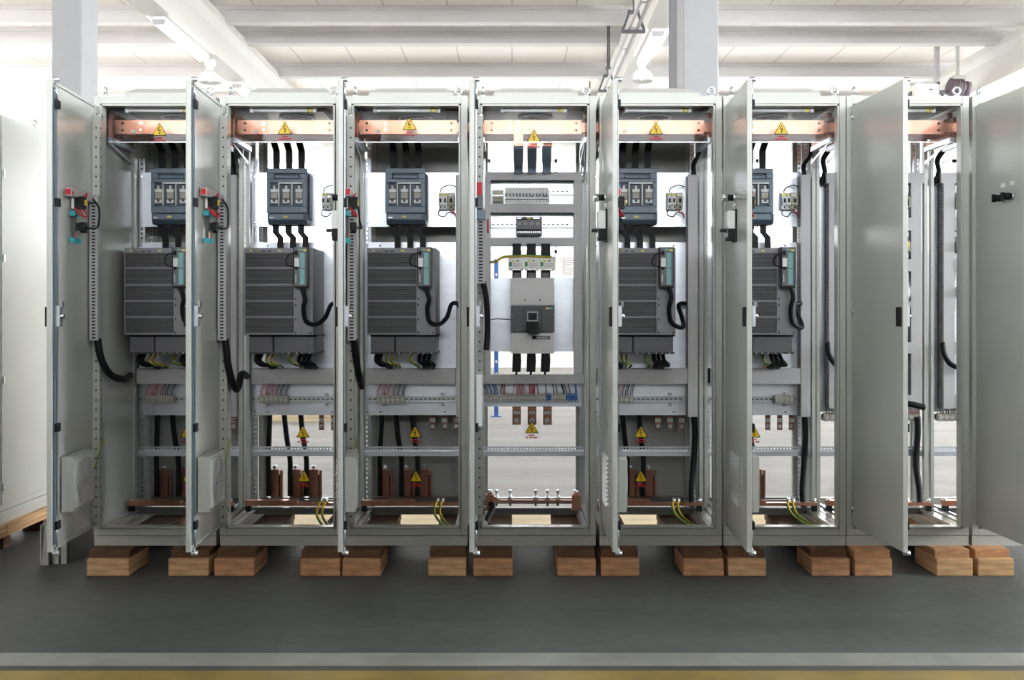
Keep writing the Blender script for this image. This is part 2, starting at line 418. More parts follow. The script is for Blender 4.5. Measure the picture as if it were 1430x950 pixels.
# ------------------------------------------------------------------ cabinets on the left (their flat sides face right)
def grey_row(y0, y1, lab, lab2):
    xf = -2.71
    k = T('steel_cabinet', lab, 'cabinet', (xf-.3, (y0+y1)/2, .134))
    k.part('body', lambda b: b.box(xf-.6, xf-.012, y0+.002, y1-.002, .20, 2.317, 'paint'), bev=.004)
    k.part('panel', lambda b: b.box(xf-.012, xf, y0+.006, y1-.006, .235, 2.305, 'paint'), bev=.003)
    k.part('plinth', lambda b: b.box(xf-.59, xf-.004, y0+.002, y1-.002, .134, .20, 'paint'))
    for yy in (y0+.07, y1-.07):
        k.part('eye_bolt', lambda b: (b.cyl((xf-.06,yy,2.317),(xf-.06,yy,2.335),.013,'chrome'), b.torus((xf-.06,yy,2.36),.02,.006,'x','chrome')))
    for z in (2.0, 1.55, .90, .33):
        k.part('panel_clip', lambda b: b.box(xf, xf+.008, y0+.012, y0+.024, z-.02, z+.02, 'chrome'))
    q = T('wooden_pallet', lab2, 'pallet', (xf-.3, (y0+y1)/2, 0))
    q.part('board', lambda b: b.box(xf-.55, xf+.03, y0+.003, y1-.003, .075, .134, 'wood_mid'))
    for yy in (y0+.02, y1-.10):
        q.part('foot_block', lambda b: b.box(xf-.12, xf+.0, yy, yy+.08, 0, .075, 'wood_dark'))
grey_row(.435, 1.02, 'pale grey closed steel cabinet at the left edge, beside the leftmost open door', 'wooden pallet under the left edge cabinet, at its far end')
grey_row(-.15, .432, 'closed steel cabinet cut off by the left edge, nearer than its neighbour', 'wooden pallet cut off by the left edge of the view')

k = T('plinth_panel', 'loose grey plinth panels standing on the floor under the leftmost open door', 'panel', (-2.27, .4, 0))
k.part('sheet', lambda b: (b.box(-2.232,-2.226,.125,.74,0,.235,'paint_dark'), b.box(-2.262,-2.226,.13,.145,0,.235,'paint')))
k.part('sheet', lambda b: (b.box(-2.305,-2.299,.125,.74,0,.235,'paint_dark'), b.box(-2.299,-2.272,.125,.14,0,.235,'paint')))
k.part('sheet', lambda b: (b.box(-2.352,-2.346,.10,.72,0,.20,'paint'), b.prism([(-2.346,0),(-2.312,0),(-2.312,.20),(-2.330,.20)], .10, .115, 'y', 'paint')))

# ------------------------------------------------------------------ open switchgear cabinets
W = .597
def wx(px, D=5.05): return (px-715)*D/F
LEFT = [wx(131), wx(307), wx(482), wx(661.5), wx(837.5), wx(1010.5), wx(1182.5), wx(1358)]
ORD = ['leftmost open cabinet', 'second cabinet from left', 'third cabinet from left', 'middle cabinet',
       'fifth cabinet from left', 'sixth cabinet from left', 'seventh cabinet from left', 'rightmost cabinet']
HINGE = [.0175, .0175, .0175, .0175, .030, .030, .045, .036]
ANG = [86.5, 87.9, 83.4, 89.3, 90.2, 92.6, 86.8, 88.0]
DX = [-.017, -.017, 0, 0, -.012, 0, 0, 0]
ZB, ZT = .172, 2.32

def f_frame(b):
    p = 'paint'
    # front frame: outer face, seal groove, inner lip
    for x0, x1, l0, l1 in ((0, .030, .034, .042), (.567, W, .555, .563)):
        b.box(x0, x1, 0, .05, ZB, ZT, p); b.box(l0, l1, -.006, .045, ZB+.043, ZT-.049, p); b.box((x0+.02) if x0 < .1 else l0+.003, (l1-.003) if x0 < .1 else x1-.02, .026, .043, ZB+.02, ZT-.02, p)
    b.box(.031, .566, 0, .05, ZT-.037, ZT, p); b.box(.0425, .5545, -.006, .0445, ZT-.049, ZT-.041, p); b.box(.032, .565, .026, .042, ZT-.0465, ZT-.02, p)
    b.box(.031, .566, 0, .05, ZB, ZB+.032, p); b.box(.0425, .5545, -.006, .0445, ZB+.035, ZB+.043, p); b.box(.032, .565, .026, .042, ZB+.02, ZB+.0405, p)
    # rear posts and rails
    for x0, x1 in ((0, .05), (.547, W)): b.box(x0, x1, .775, .80, ZB, ZT, p)
    b.box(.05, .547, .76, .80, ZB+.012, ZB+.045, p); b.box(.05, .547, .76, .80, ZT-.045, ZT, p)
    # depth members
    for x0, x1 in ((0, .035), (.562, W)):
        b.box(x0, x1, .05, .775, ZB, ZB+.035, p); b.box(x0, x1, .05, .775, ZT-.035, ZT, p)
def perf(b, ax, a0, a1, u0, u1, y0, y1, pitch=.025, hole=.012, m='steel', margin=None):
    """perforated strip: ax 'z' (u is x) , 'x' (u is z), 'Y' (runs along y, u is z, y0..y1 used as x), 'yz' runs along z facing x (u is y)"""
    w = u1-u0; e = (w-hole)/2 if margin is None else margin
    def bx(a, a_, u, u_):
        if ax == 'z': b.box(u, u_, y0, y1, a, a_, m)
        elif ax == 'x': b.box(a, a_, y0, y1, u, u_, m)
        elif ax == 'Y': b.box(y0, y1, a, a_, u, u_, m)
        elif ax == 'yz': b.box(y0, y1, u, u_, a, a_, m)
    bx(a0, a1, u0, u0+e); bx(a0, a1, u1-e, u1)
    n = int((a1-a0)/pitch); p = (a1-a0)/n
    for i in range(n): bx(a0+i*p, a0+i*p+p-hole, u0+e, u1-e)
def f_rail_post(x0, x1, y, z0=.215, z1=2.10):
    def f(b):
        perf(b, 'z', z0, z1, x0, x1, y, y+.002)
        xi = x0 if x0 < .3 else x1
        perf(b, 'yz', z0, z1, y+.002, y+.032, xi-.001, xi+.001)
    return f
def duct(b, ax, a0, a1, u0, u1, y0, y1):
    """slotted trunking with a snap-on cover; ax = running direction"""
    def bx(a, a_, u, u_, yy, yy_, m):
        if ax == 'z': b.box(u, u_, yy, yy_, a, a_, m)
        else: b.box(a, a_, yy, yy_, u, u_, m)
    bx(a0, a1, u0, u1, y0, y0+.012, 'duct')
    bx(a0+.002, a1-.002, u0+.003, u1-.003, y0+.012, y1, 'duct_in')
    n = int((a1-a0)/.0125)
    for i in range(n):
        a = a0+i*(a1-a0)/n
        for uu in (u0, u1-.0025): bx(a, a+.0072, uu, uu+.0025, y0+.012, y1, 'duct')
    for uu in (u0, u1-.0025): bx(a0, a1, uu, uu+.0025, y1-.022, y1, 'duct')

def door(k, i, X):
    inner = i in (0, 1, 2, 3)
    dw, z0, z1 = .572, .2235, 2.271
    h, a = HINGE[i], math.radians(ANG[i])
    def f(b):
        b.box(0, dw, -.022, -.0195, z0, z1, 'paint')
        for u0, u1 in ((0, .012), (dw-.012, dw)): b.box(u0, u1, -.0195, 0, z0, z1, 'paint')
        for q0, q1 in ((z0, z0+.012), (z1-.012, z1)): b.box(.012, dw-.012, -.0195, 0, q0, q1, 'paint')
        b.box(.012, dw-.012, -.0195, -.008, z0+.012, z1-.012, 'paint')
    d = k.part('door', f, loc=(h-k.base[0], -.008-k.base[1], -k.base[2]), rz=-a, org=(0,0,0), key='door%d' % (i in (4,5)), bev=.002)
    def sub(name, fn, label=None, key=None): return k.part(name, fn, parent=d, org=(0,0,0), label=label, key='d_'+(key or name) if key != 0 else None)
    # tubular frame, locking rods and guides on the inside
    sub('perforated_strip', lambda b: (b.box(.020,.048,-.006,.030,.245,2.215,'paint'), [b.box(.048,.0486,.009,.017,.27+.047*j,.278+.047*j,'duct_in') for j in range(41)],
                                       [b.box(.030,.038,.030,.0306,.27+.047*j,.278+.047*j,'duct_in') for j in range(41)]), key='strip')
    sub('locking_rod', lambda b: (b.box(dw-.055, dw-.043, .002, .008, .36, 1.20, 'steel'), b.box(dw-.055, dw-.043, .002, .008, 1.29, 2.17, 'steel'),
                                  b.tube([(dw-.049,.005,2.16),(dw-.04,.005,2.22),(dw-.03,.006,2.275)], .006, 'chrome'), b.cyl((dw-.03,-.006,2.277),(dw-.03,.022,2.277),.011,'steel'),
                                  b.tube([(dw-.049,.005,.38),(dw-.04,.005,.30),(dw-.03,.006,.215)], .006, 'chrome'), b.cyl((dw-.03,-.006,.213),(dw-.03,.022,.213),.011,'steel'),
                                  b.box(dw-.035, dw-.013, -.008, .004, .25, 2.24, 'switch_dark')), key='rod')
    for z in (2.17, 1.742, .759, .333):
        sub('rod_guide', lambda b: b.box(dw-.062, dw-.02, -.006, .016, z-.018, z+.018, 'black'), key='guide%.2f' % z)
    sub('latch', lambda b: (b.box(dw-.07, dw-.03, -.006, .022, 1.20, 1.29, 'steel'), b.cyl((dw-.05,.018,1.245),(dw-.05,.035,1.245),.012,'chrome'),
                            b.box(dw-.06,dw-.04,.02,.03,1.285,1.31,'chrome')), key='latch')
    sub('door_lock', lambda b: b.prism([(dw-.045,1.20),(dw-.012,1.20),(dw-.012,1.285),(dw-.045,1.285)], -.034, -.022, 'y', 'black'), key='lock')
    if i in (0,1,2,3,4,5):
        if i != 3:
            # filter fan: box inside, louvre outside
            sub('filter_fan', lambda b: (b.box(.19,.46,0,.052,.375,.62,'paint'), b.box(.205,.445,.052,.056,.39,.605,'shade'),
                                         [b.torus((.325,.058,.4975), .02+.014*j, .0016, 'y', 'duct', 20, 5) for j in range(7)],
                                         [b.box(.325-.10,.325+.10,.056,.059,.4975-.002,.4975+.002,'duct')],
                                         b.cyl((.325,.056,.4975),(.325,.060,.4975),.014,'duct')), key='fan')
            sub('vent_grille', lambda b: (b.prism([(.19,.375),(.46,.375),(.46,.62),(.19,.62)], -.028, -.022, 'y', 'paint'),
                                          [b.prism([(-.040,.395+j*.02),(-.028,.395+j*.02),(-.028,.411+j*.02)], .205, .445, 'x', 'paint') for j in range(11)]), key='grille')
            sub('control_panel', lambda b: (b.box(.24,.325,-.030,-.022,1.585,1.735,'black'), b.box(.246,.319,-.062,-.030,1.645,1.728,'white'), b.box(.246,.319,-.062,-.030,1.592,1.645,'black'),
                                            b.box(.252,.313,-.064,-.062,1.66,1.722,'white'), b.box(.252,.313,-.0635,-.062,1.605,1.652,'drive_rib'),
                                            [b.box(.26+.018*j,.272+.018*j,-.066,-.0635,1.612,1.625,'white') for j in range(3)],
                                            b.box(.262,.30,-.09,-.0635,1.632,1.645,'black')), label='black framed operator panel on the door', key='panel')
            sub('selector_switch', lambda b: (b.cyl((.285,-.022,1.79),(.285,-.034,1.79),.021,'chrome'), b.cyl((.285,-.034,1.79),(.285,-.060,1.79),.015,'black'), b.cyl((.285,-.060,1.79),(.285,-.082,1.79),.019,'chrome'),
                                              b.cyl((.285,-.022,1.755),(.285,-.032,1.755),.010,'white')), key='selector')
            sub('contact_block', lambda b: (b.box(.27,.34,0,.012,1.735,1.79,'white'), b.box(.275,.30,.012,.05,1.74,1.785,'white'), b.box(.302,.338,.012,.055,1.735,1.79,'black'),
                                            b.box(.31,.33,.055,.06,1.75,1.775,'yellow'),
                                            b.tube(curve_pts([(.30,.03,1.785),(.27,.045,1.81),(.235,.03,1.80),(.22,.02,1.775)]), .0035, 'red', 6),
                                            b.tube(curve_pts([(.325,.03,1.735),(.33,.05,1.70),(.36,.045,1.705),(.36,.02,1.74)]), .0035, 'red', 6),
                                            b.tube(curve_pts([(.285,.03,1.74),(.28,.05,1.71),(.32,.045,1.70),(.34,.02,1.72)]), .0035, 'red', 6)), label='red wired switch block', key='block')
            sub('panel_socket', lambda b: (b.box(.315,.330,0,.014,1.59,1.71,'mccb_dark'), b.box(.318,.327,.014,.017,1.60,1.63,'copper_bar'), b.box(.29,.355,0,.010,1.703,1.713,'turquoise'), b.box(.29,.355,0,.010,1.587,1.597,'turquoise'),
                                           b.box(.282,.29,0,.024,1.70,1.722,'turquoise'), b.box(.355,.363,0,.024,1.70,1.722,'turquoise'), b.box(.282,.29,0,.024,1.578,1.60,'turquoise'), b.box(.355,.363,0,.024,1.578,1.60,'turquoise'), b.box(.295,.335,.02,.05,1.635,1.67,'black'), b.box(.26,.30,.025,.045,1.628,1.677,'black'),
                                           b.tube(curve_pts([(.31,.055,1.65),(.22,.07,1.655),(.15,.06,1.69),(.12,.05,1.76),(.15,.03,1.80)]), .0045, 'rubber', 6)), label='turquoise clamped panel socket', key='socket')
        if i == 3:
            sub('document_pocket', lambda b: (b.box(.08,.40,0,.03,.75,.98,'white'), b.box(.08,.40,.03,.034,.75,.94,'zinc')), label='pale document pocket')
            sub('contact_block', lambda b: (b.box(.22,.30,0,.028,1.80,1.86,'red'), b.box(.22,.30,0,.03,1.74,1.80,'drive'), b.box(.23,.29,.0,.045,1.69,1.735,'switch'),
                                            b.torus((.28,.055,1.66),.03,.004,'y','red',12,5)), label='red lamp and switch blocks', key='block3')
        sub('door_wire_duct', lambda b: (duct_local(b, .055, .105, 1.40 if i == 3 else 1.128, 1.76 if i == 3 else 1.82, 0, .040), i != 3 and b.box(.106,.42,0,.030,1.785,1.82,'duct'),
                                         i != 3 and (b.box(.418,.426,.004,.026,1.790,1.815,'red'), b.box(.40,.415,.028,.033,1.79,1.805,'red'))), label='grey slotted duct', key='dduct%d' % (i == 3))
        if i < 3:
            pts = {0: [(.08,.03,1.135),(.065,.045,1.03),(.0,.07,.955),(-.15,.085,.925),(-.32,.06,.93),(-.47,.022,.925)],
                   1: [(.08,.03,1.135),(.07,.04,1.02),(.03,.05,.93),(-.03,.055,.885),(-.11,.05,.89),(-.27,.03,.945),(-.47,.015,.92)],
                   2: [(.08,.03,1.135),(.06,.04,1.03),(.0,.05,.95),(-.07,.055,.915),(-.13,.06,.89),(-.20,.05,.93),(-.45,.02,.955)]}[i]
            sub('door_cable', lambda b: b.tube(curve_pts(pts), .017, 'rubber', 10), label='thick black cable', key=0)
            sub('earth_wire', lambda b: (b.tube(curve_pts([(.13,.008,.45),(.11,.02,.50),(.075,.036,.58),(.052,.042,.635),(.035,.040,.645),(.012,.034,.62)]), .0035, 'yellow', 6, m2='green'), b.cyl((.13,.004,.43),(.13,.012,.46),.006,'yellow')), label='yellow green earth wire', key=0)
        if i == 3:
            sub('door_cable', lambda b: b.tube(curve_pts([(.085,.03,1.41),(.085,.045,1.33),(.07,.05,1.24),(.065,.05,1.15),(.07,.045,1.08)]), .014, 'rubber', 10), label='thick black cable', key=0)
    if i == 7:
        for u in (.26, .34):
            sub('selector_knob', lambda b: (b.cyl((u,-.022,1.79),(u,-.03,1.79),.02,'steel'), b.cyl((u,-.03,1.79),(u,-.06,1.79),.016,'black'), b.box(u-.005,u+.005,-.075,-.06,1.772,1.808,'black')), key=0)
            sub('door_label', lambda b: b.box(u-.02,u+.02,-.024,-.022,1.84,1.86,'label'), key=0)
    return d
def duct_local(b, u0, u1, z0, z1, y0, y1):
    b.box(u0, u1, y0, y0+.010, z0, z1, 'duct'); b.box(u0, u1, y1-.012, y1, z0, z1, 'duct')
    b.box(u0+.003, u1-.004, y0+.010, y1-.012, z0+.002, z1-.002, 'duct_in')
    n = int((z1-z0)/.0155)
    for i in range(n):
        z = z0+i*(z1-z0)/n
        b.box(u1-.004, u1, y0+.010, y1-.012, z, z+.008, 'duct'); b.box(u0, u0+.003, y0+.010, y1-.012, z, z+.008, 'duct')

CAB_LABEL = ['leftmost open grey cabinet, door swung out, dark inner side wall behind the drive',
             'second open grey cabinet from left, daylight showing through its open back',
             'third open grey cabinet from left, closed dark rear wall behind its drive',
             'middle open grey cabinet holding the large breaker, daylight showing through its back',
             'fifth open grey cabinet from left, door edge-on with operator panel, dark rear wall',
             'sixth open grey cabinet from left, door with operator panel, daylight behind the drive',
             'seventh open grey cabinet from left, plain wide door half hiding contactor rows',
             'rightmost grey cabinet, its plain door with two black knobs cut by the view edge']
for i, X in enumerate(LEFT):
    k = T('electrical_cabinet', CAB_LABEL[i], 'cabinet', (W/2, .4, .12), X, 'open grey cabinets standing in a row', key='cab')
    k.part('frame', f_frame, key='frame')
    k.part('plinth', lambda b: (b.box(0, W, .004, .03, .12, ZB-.004, 'paint'), b.box(0, .03, .03, .80, .12, ZB-.001, 'paint'), b.box(W-.03, W, .03, .80, .12, ZB-.001, 'paint'),
                                       b.box(.02, W-.02, .02, .028, ZB-.006, ZB, 'duct_in'), b.box(.03, W-.03, .77, .80, .122, .160, 'paint')), key='plinth')
    rp = k.part('roof_panel', lambda b: b.box(.035, .562, .05, .76, ZT-.014, ZT-.004, 'roof_shaded'), key='roof')
    def hood(b):
        a0, a1, y0, y1, z0, z1 = .115, .50, .17, .64, ZT-.004, 2.398
        vs = [(a0-.02,y0-.02,z0),(a1+.02,y0-.02,z0),(a1+.02,y1+.02,z0),(a0-.02,y1+.02,z0), (a0-.02,y0-.02,z1-.03),(a1+.02,y0-.02,z1-.03),(a1+.02,y1+.02,z1-.03),(a0-.02,y1+.02,z1-.03),
              (a0+.02,y0+.02,z1),(a1-.02,y0+.02,z1),(a1-.02,y1-.02,z1),(a0+.02,y1-.02,z1)]
        b._add(vs, [(3,2,1,0),(0,1,5,4),(1,2,6,5),(2,3,7,6),(3,0,4,7),(4,5,9,8),(5,6,10,9),(6,7,11,10),(7,4,8,11),(8,9,10,11)], 'paint')
    if i < 6: k.part('vent_hood', hood, parent=rp, key='hood')
    def fan(b):
        b.box(.15, .47, .19, .48, ZT-.040, ZT-.014, 'paint')
        b.lathe([(.092,-.045),(.088,-.052),(.080,-.045),(.078,-.020)], (.31, .33, ZT), 'duct', 28)
        b.lathe([(0,-.043),(.03,-.045),(.03,-.041),(.086,-.041)], (.31, .33, ZT), 'black', 28)
        for j in range(5): b.torus((.31,.33,ZT-.046), .018+.014*j, .0012, 'z', 'mccb_dark', 24, 4)
    if i < 6: k.part('roof_fan', fan, parent=rp, key='fan')
    for x, y in ((.045, .035), (W-.045, .035), (.045, .765), (W-.045, .765)):
        k.part('eye_bolt', lambda b: (b.cyl((x,y,ZT),(x,y,ZT+.012),.014,'chrome'), b.torus((x,y,ZT+.032),.017,.0055,'x' if x < .3 else 'y','steel')), key='eye%.2f%.2f' % (x, y))
    if i == 0: k.part('side_panel', lambda b: b.box(.002, .008, .05, .775, ZB+.03, ZT-.03, 'paint'))
    if i in (0, 2, 4): k.part('rear_panel', lambda b: b.box(.04, .557, .792, .798, ZB+.04, ZT-.04, 'paint'), key='rear')
    for x0, x1 in ((.012, .044), (.553, .585)):
        k.part('mounting_rail', f_rail_post(x0, x1, .58), key='rail%.2f' % x0)
    for x0, x1 in ((.0, .016), (.578, W)):
        k.part('mid_post', lambda b: b.box(x0, x1, .50, .53, ZB+.035, ZT-.035, 'paint'), key='mid%.2f' % x0)
    for x0, x1 in ((.0, .028), (.569, W)):
        k.part('rear_rail', lambda b: perf(b, 'z', .215, 2.28, x0+.004, x1-.004, .768, .774, .025, .012, 'steel'), key='rrail%.2f' % x0)
    for x in (.045, .535):
        def dr(b, x=x):
            perf(b, 'Y', .06, .75, .172, .212, x, x+.003, .025, .013, 'steel'); b.box(x, x+.022, .06, .75, .205, .209, 'steel')
        k.part('depth_rail', dr, key='depth%.2f' % x)
    k.part('cross_rail', lambda b: (b.box(.012, .585, .545, .549, .483, .507, 'zinc'), perf(b, 'x', .012, .585, .510, .534, .556, .558, .017, .009, 'zinc'), b.box(.012, .585, .545, .577, .507, .510, 'zinc')), key='cross')
    k.part('floor_rail', lambda b: b.box(.035, .562, .46, .50, .186, .217, 'paint_dark'), key='floorrail')
    for z in (2.215, 1.266, .30):
        k.part('hinge', lambda b: (b.box(.02,.042,-.016,.004,z-.012,z+.012,'chrome'), b.cyl((.024,-.014,z-.016),(.024,-.014,z+.016),.006,'chrome')), key='hinge%.2f' % z)
    door(k, i, X)
    # cabinet lamp
    q = T('cabinet_lamp', 'slim white unlit tube lamp at the top of the ' + ORD[i], 'lamp', (.29, .07, 2.26), X, 'tube lamps at the cabinet tops', key='clamp')
    q.part('tube', lambda b: b.cyl((.145,.072,2.265),(.445,.072,2.265),.0115,'tube_off'), key='tube')
    q.part('socket', lambda b: (b.cyl((.13,.072,2.265),(.146,.072,2.265),.014,'white'), b.box(.132,.146,.066,.08,2.265,2.306,'white')), key='s1')
    q.part('socket', lambda b: (b.cyl((.444,.072,2.265),(.46,.072,2.265),.014,'white'), b.box(.444,.458,.066,.08,2.265,2.306,'white')), key='s2')
    q.part('label_band', lambda b: b.cyl((.415,.072,2.265),(.437,.072,2.265),.0125,'yellow_pale'), label='yellow sticker', key='band')

# ------------------------------------------------------------------ equipment shared by several cabinets
def lz(py, D): return CAMZ+(436-py)*D/F
def bolt(b, x, y, z, r=.007, m='chrome'):
    b.cyl((x,y,z),(x,y-.007,z),r,m,n=6)

def copper_bars(i, X, drop=False):
    q = T('copper_busbars', 'set of broad copper busbars across the top of the ' + ORD[i], 'busbar', (.29, .15, 2.16), X, 'busbar sets across the cabinet tops', key='bus')
    for n, y in enumerate((.15, .26, .37)):
        q.part('busbar', lambda b: b.box(.047, .537, y, y+.010, 2.160, 2.229, 'copper'), key='bar%d' % n)
        if i > 0: q.part('link_bar', lambda b: b.box(-.0115, .10, y+.0105, y+.0205, 2.172, 2.218, 'copper'), key='linkl%d' % n)
        q.part('link_bar', lambda b: b.box(.49, .608, y+.0105, y+.0205, 2.172, 2.218, 'copper'), key='linkr%d' % n)
    q.part('splice_plate', lambda b: (b.box(.165, .195, .144, .15, 2.160, 2.229, 'copper'), bolt(b, .18,.144,2.213), bolt(b,.18,.144,2.178)), key='splice')
    for x in (.085, .51):
        for zz in (2.213, 2.178): q.part('bolt', lambda b: bolt(b,x,.15,zz,.006,'black'), key='bolt%.2f%.2f' % (x, zz))
    q.part('bar_holder', lambda b: (b.box(.018,.045,.13,.40,2.135,2.155,'copper_dull'), b.box(.018,.045,.13,.40,2.235,2.262,'copper_dull'), b.box(.018,.04,.13,.145,2.135,2.262,'copper_dull')), key='h1')
    q.part('bar_holder', lambda b: (b.box(.545,.572,.13,.40,2.135,2.155,'copper_dull'), b.box(.545,.572,.13,.40,2.235,2.262,'copper_dull'), b.box(.55,.572,.13,.145,2.235,2.262,'copper_dull')), key='h2')
    q.part('bar_label', lambda b: b.box(.128,.150,.148,.15,2.166,2.180,'label'), key='lab')
    if drop:
        for n, (px, y) in enumerate(((724, .14), (744, .25), (765, .36))):
            D = 5.05+y; x = wx(px, D)-X
            q.part('drop_bar', lambda b: (b.box(x-.023, x+.023, y-.008, y, lz(206, D), 2.225, 'copper'), bolt(b,x,y-.008,2.213,.008), bolt(b,x,y-.008,2.178,.008)), key='drop%d' % n)
    # slanted zinc brackets carrying the bars
    for x in (.03, .55):
        q.part('support_bracket', lambda b: (b.prism([(.10,2.112),(.42,2.112),(.42,2.135),(.10,2.135)], x-.004, x+.02, 'x', 'zinc'),
                                             b.prism([(.10,2.112),(.13,2.112),(.42,2.06),(.42,2.045)], x-.002, x+.002, 'x', 'zinc')), key='brk%.2f' % x)
def cover(i, X):
    S('clear_cover', lambda b: (b.box(.05,.548,.065,.068,2.106,2.26,'acrylic'), b.box(.05,.548,.060,.068,2.102,2.106,'zinc')),  # thin zinc lip added as the bright glint along the sheet's edge
      'clear plastic cover sheet in front of the busbars in the ' + ORD[i], 'cover', (.3,.065,2.1), X, 'clear covers over the busbars', key='cov1')
def tri(cx, zc, w, h, r):
    pts = []
    for (px, pz, a) in ((cx, zc+h*.62, 90), (cx-w/2, zc-h*.38, 210), (cx+w/2, zc-h*.38, 330)):
        d = math.radians(a); ccx, ccz = px-math.cos(d)*r*2, pz-math.sin(d)*r*2
        for k in (60, 30, 0, -30, -60):
            e = math.radians(a-k); pts.append((ccx+math.cos(e)*r, ccz+math.sin(e)*r))
    return pts
def sign(cx, y, cz, w, label, X, where, white=False):
    h = w*.9
    q = T('warning_sign', label, 'sign', (cx, y, cz-h/2), X, 'yellow electric warning signs', key=('sign', round(w,3), white))
    base = q.base
    def f(b):
        b.prism(tri(cx, cz, w, h, .004), y-.0012, y, 'y', 'black')
        b.prism(tri(cx, cz-.0003*h, w*.86, h*.86, .0035), y-.002, y-.0012, 'y', 'sign_yellow')
        s = h
        P = lambda L: [(cx+a*s, cz+c*s) for a, c in L]
        b.prism(P([(.03,.33),(-.03,.30),(-.11,.02),(-.06,.02)]), y-.0028, y-.002, 'y', 'black')
        b.prism(P([(-.11,.02),(-.085,-.03),(.10,.02),(.10,.06),(.04,.045),(-.06,.03)]), y-.0028, y-.002, 'y', 'black')
        b.prism(P([(.10,.06),(.05,.05),(-.01,-.20),(.03,-.20)]), y-.0028, y-.002, 'y', 'black')
        b.prism(P([(-.045,-.14),(.005,-.28),(.065,-.16),(.01,-.18)]), y-.0028, y-.002, 'y', 'black')
    q.part('triangle', f)
    def g(b):
        zz = cz-h*.38-.010
        if white: b.box(cx-w*.62, cx+w*.62, y-.0006, y, cz-h*.38-.034, cz+h*.66, 'acrylic')
        for row, words in enumerate(((.34,), (.16,.14,.24))):
            tot = sum(words)+.05*(len(words)-1); xx = cx-w*1.25*tot/2
            for wd in words:
                n = max(2, int(wd*20))
                for j in range(n):
                    x0 = xx+w*1.25*wd*j/n
                    b.box(x0, x0+w*1.25*wd/n*.78, y-.0012, y-.0006, zz-.005, zz+(.0035 if j % 3 else .0045), 'sign_red')
                xx += w*1.25*(wd+.05)
            zz -= .0125
    q.part('red_caption', g)

def switch(i, X):
    q = T('fuse_switch', 'blue grey fuse switch with three fuses, mounted high in the ' + ORD[i], 'switch', (.2485, .57, 1.727), X, 'blue grey fuse switches', key='sw')
    yf = .44; xa, xb = .142, .355
    q.part('housing', lambda b: (b.box(xa+.004, xb-.004, yf+.02, .57, 1.735, 2.015, 'switch_dark'), b.box(xb-.004, xb+.006, yf+.05, .57, 1.76, 2.0, 'switch_dark')), key='housing', bev=.004)
    def cov(b):
        # front frame with three fuse windows and a grip recess
        wins = [(.161, .197), (.225, .261), (.294, .330)]
        z0, z1 = 1.825, 1.952
        b.box(xa, xb, yf, yf+.02, z1, 1.972, 'switch'); b.box(xa, xb, yf, yf+.02, 1.790, z0, 'switch')
        b.box(xa, .180-.02, yf, yf+.02, z0, z1, 'switch'); b.box(.331, xb, yf, yf+.02, z0, z1, 'switch')
        b.box(xa, .180, yf, yf+.02, 1.972, 2.0, 'switch'); b.box(.317, xb, yf, yf+.02, 1.972, 2.0, 'switch')
        b.box(.180, .317, yf+.012, yf+.02, 1.972, 2.0, 'switch_dark'); b.box(.182, .315, yf+.002, yf+.012, 1.974, 1.990, 'switch')
        b.box(xa, xb, yf, yf+.02, 2.0, 2.028, 'switch')
    cv = q.part('cover', cov, key='cover', bev=.003)
    for xx in (.203, .272):
        q.part('window_divider', lambda b: b.box(xx,xx+.006,yf-.002,yf+.018,1.83,1.95,'white'), parent=cv, key='div%.2f' % xx)
    q.part('window_edge', lambda b: b.box(.205,.331,yf-.002,yf+.003,1.945,1.953,'white'), parent=cv, key='edge')
    for n, x in enumerate((.179, .243, .312)):
        q.part('fuse', lambda b: (b.box(x-.018,x+.018,yf+.006,yf+.02,1.868,1.900,'fuse'), b.box(x-.019,x+.019,yf+.004,yf+.02,1.902,1.918,'white'),
                                  b.box(x-.005,x+.005,yf+.004,yf+.018,1.918,1.935,'white'), b.box(x-.018,x+.018,yf+.004,yf+.02,1.843,1.862,'white'),
                                  b.box(x-.007,x+.007,yf+.002,yf+.018,1.85,1.862,'switch_dark')), key='fuse%d' % n)
    def low(b):
        b.prism([(yf-.006,1.786),(yf-.006,1.752),(yf+.012,1.730),(.54,1.730),(.54,1.786)], xa+.006, xb, 'x', 'switch_dark')
        b.box(xa+.014, xb-.018, yf-.009, yf-.006, 1.755, 1.783, 'switch')
    lo = q.part('terminal_cover', low, key='low', bev=.002)
    q.part('type_label', lambda b: (b.box(.232,.255,yf-.0105,yf-.009,1.764,1.774,'yellow_pale'), b.box(.158,.182,yf-.0100,yf-.009,1.762,1.768,'steel')), parent=lo, key='lbl')
    side = ('left', 'centre', 'right')
    for n, x in enumerate((.178, .246, .313)):
        S('busbar_strap', lambda b: (b.box(x-.017,x+.017,.505,.517,2.028,2.13,'rubber'), b.prism([(.505,2.13),(.517,2.13),(.40,2.20),(.388,2.20)], x-.017, x+.017, 'x', 'rubber'), b.box(x-.017,x+.017,.385,.397,2.18,2.205,'copper')),
          'black flat strap above the fuse switch, %s of three, %s' % (side[n], ORD[i]), 'strap', (x,.5,2.028), X, 'straps above the fuse switches', key='su%d' % n)
        S('busbar_strap', lambda b: (b.box(x-.017,x+.017,.49,.50,1.69,1.730,'rubber'),
                                     b.prism([(x-.017,1.69),(x+.017,1.69),(x+.040,1.665),(x+.040,1.60),(x+.008,1.60),(x+.008,1.66)], .49, .50, 'y', 'rubber')),
          'black jogged strap under the fuse switch, %s of three, %s' % (side[n], ORD[i]), 'strap', (x,.49,1.60), X, 'straps below the fuse switches', key='sl%d' % n)

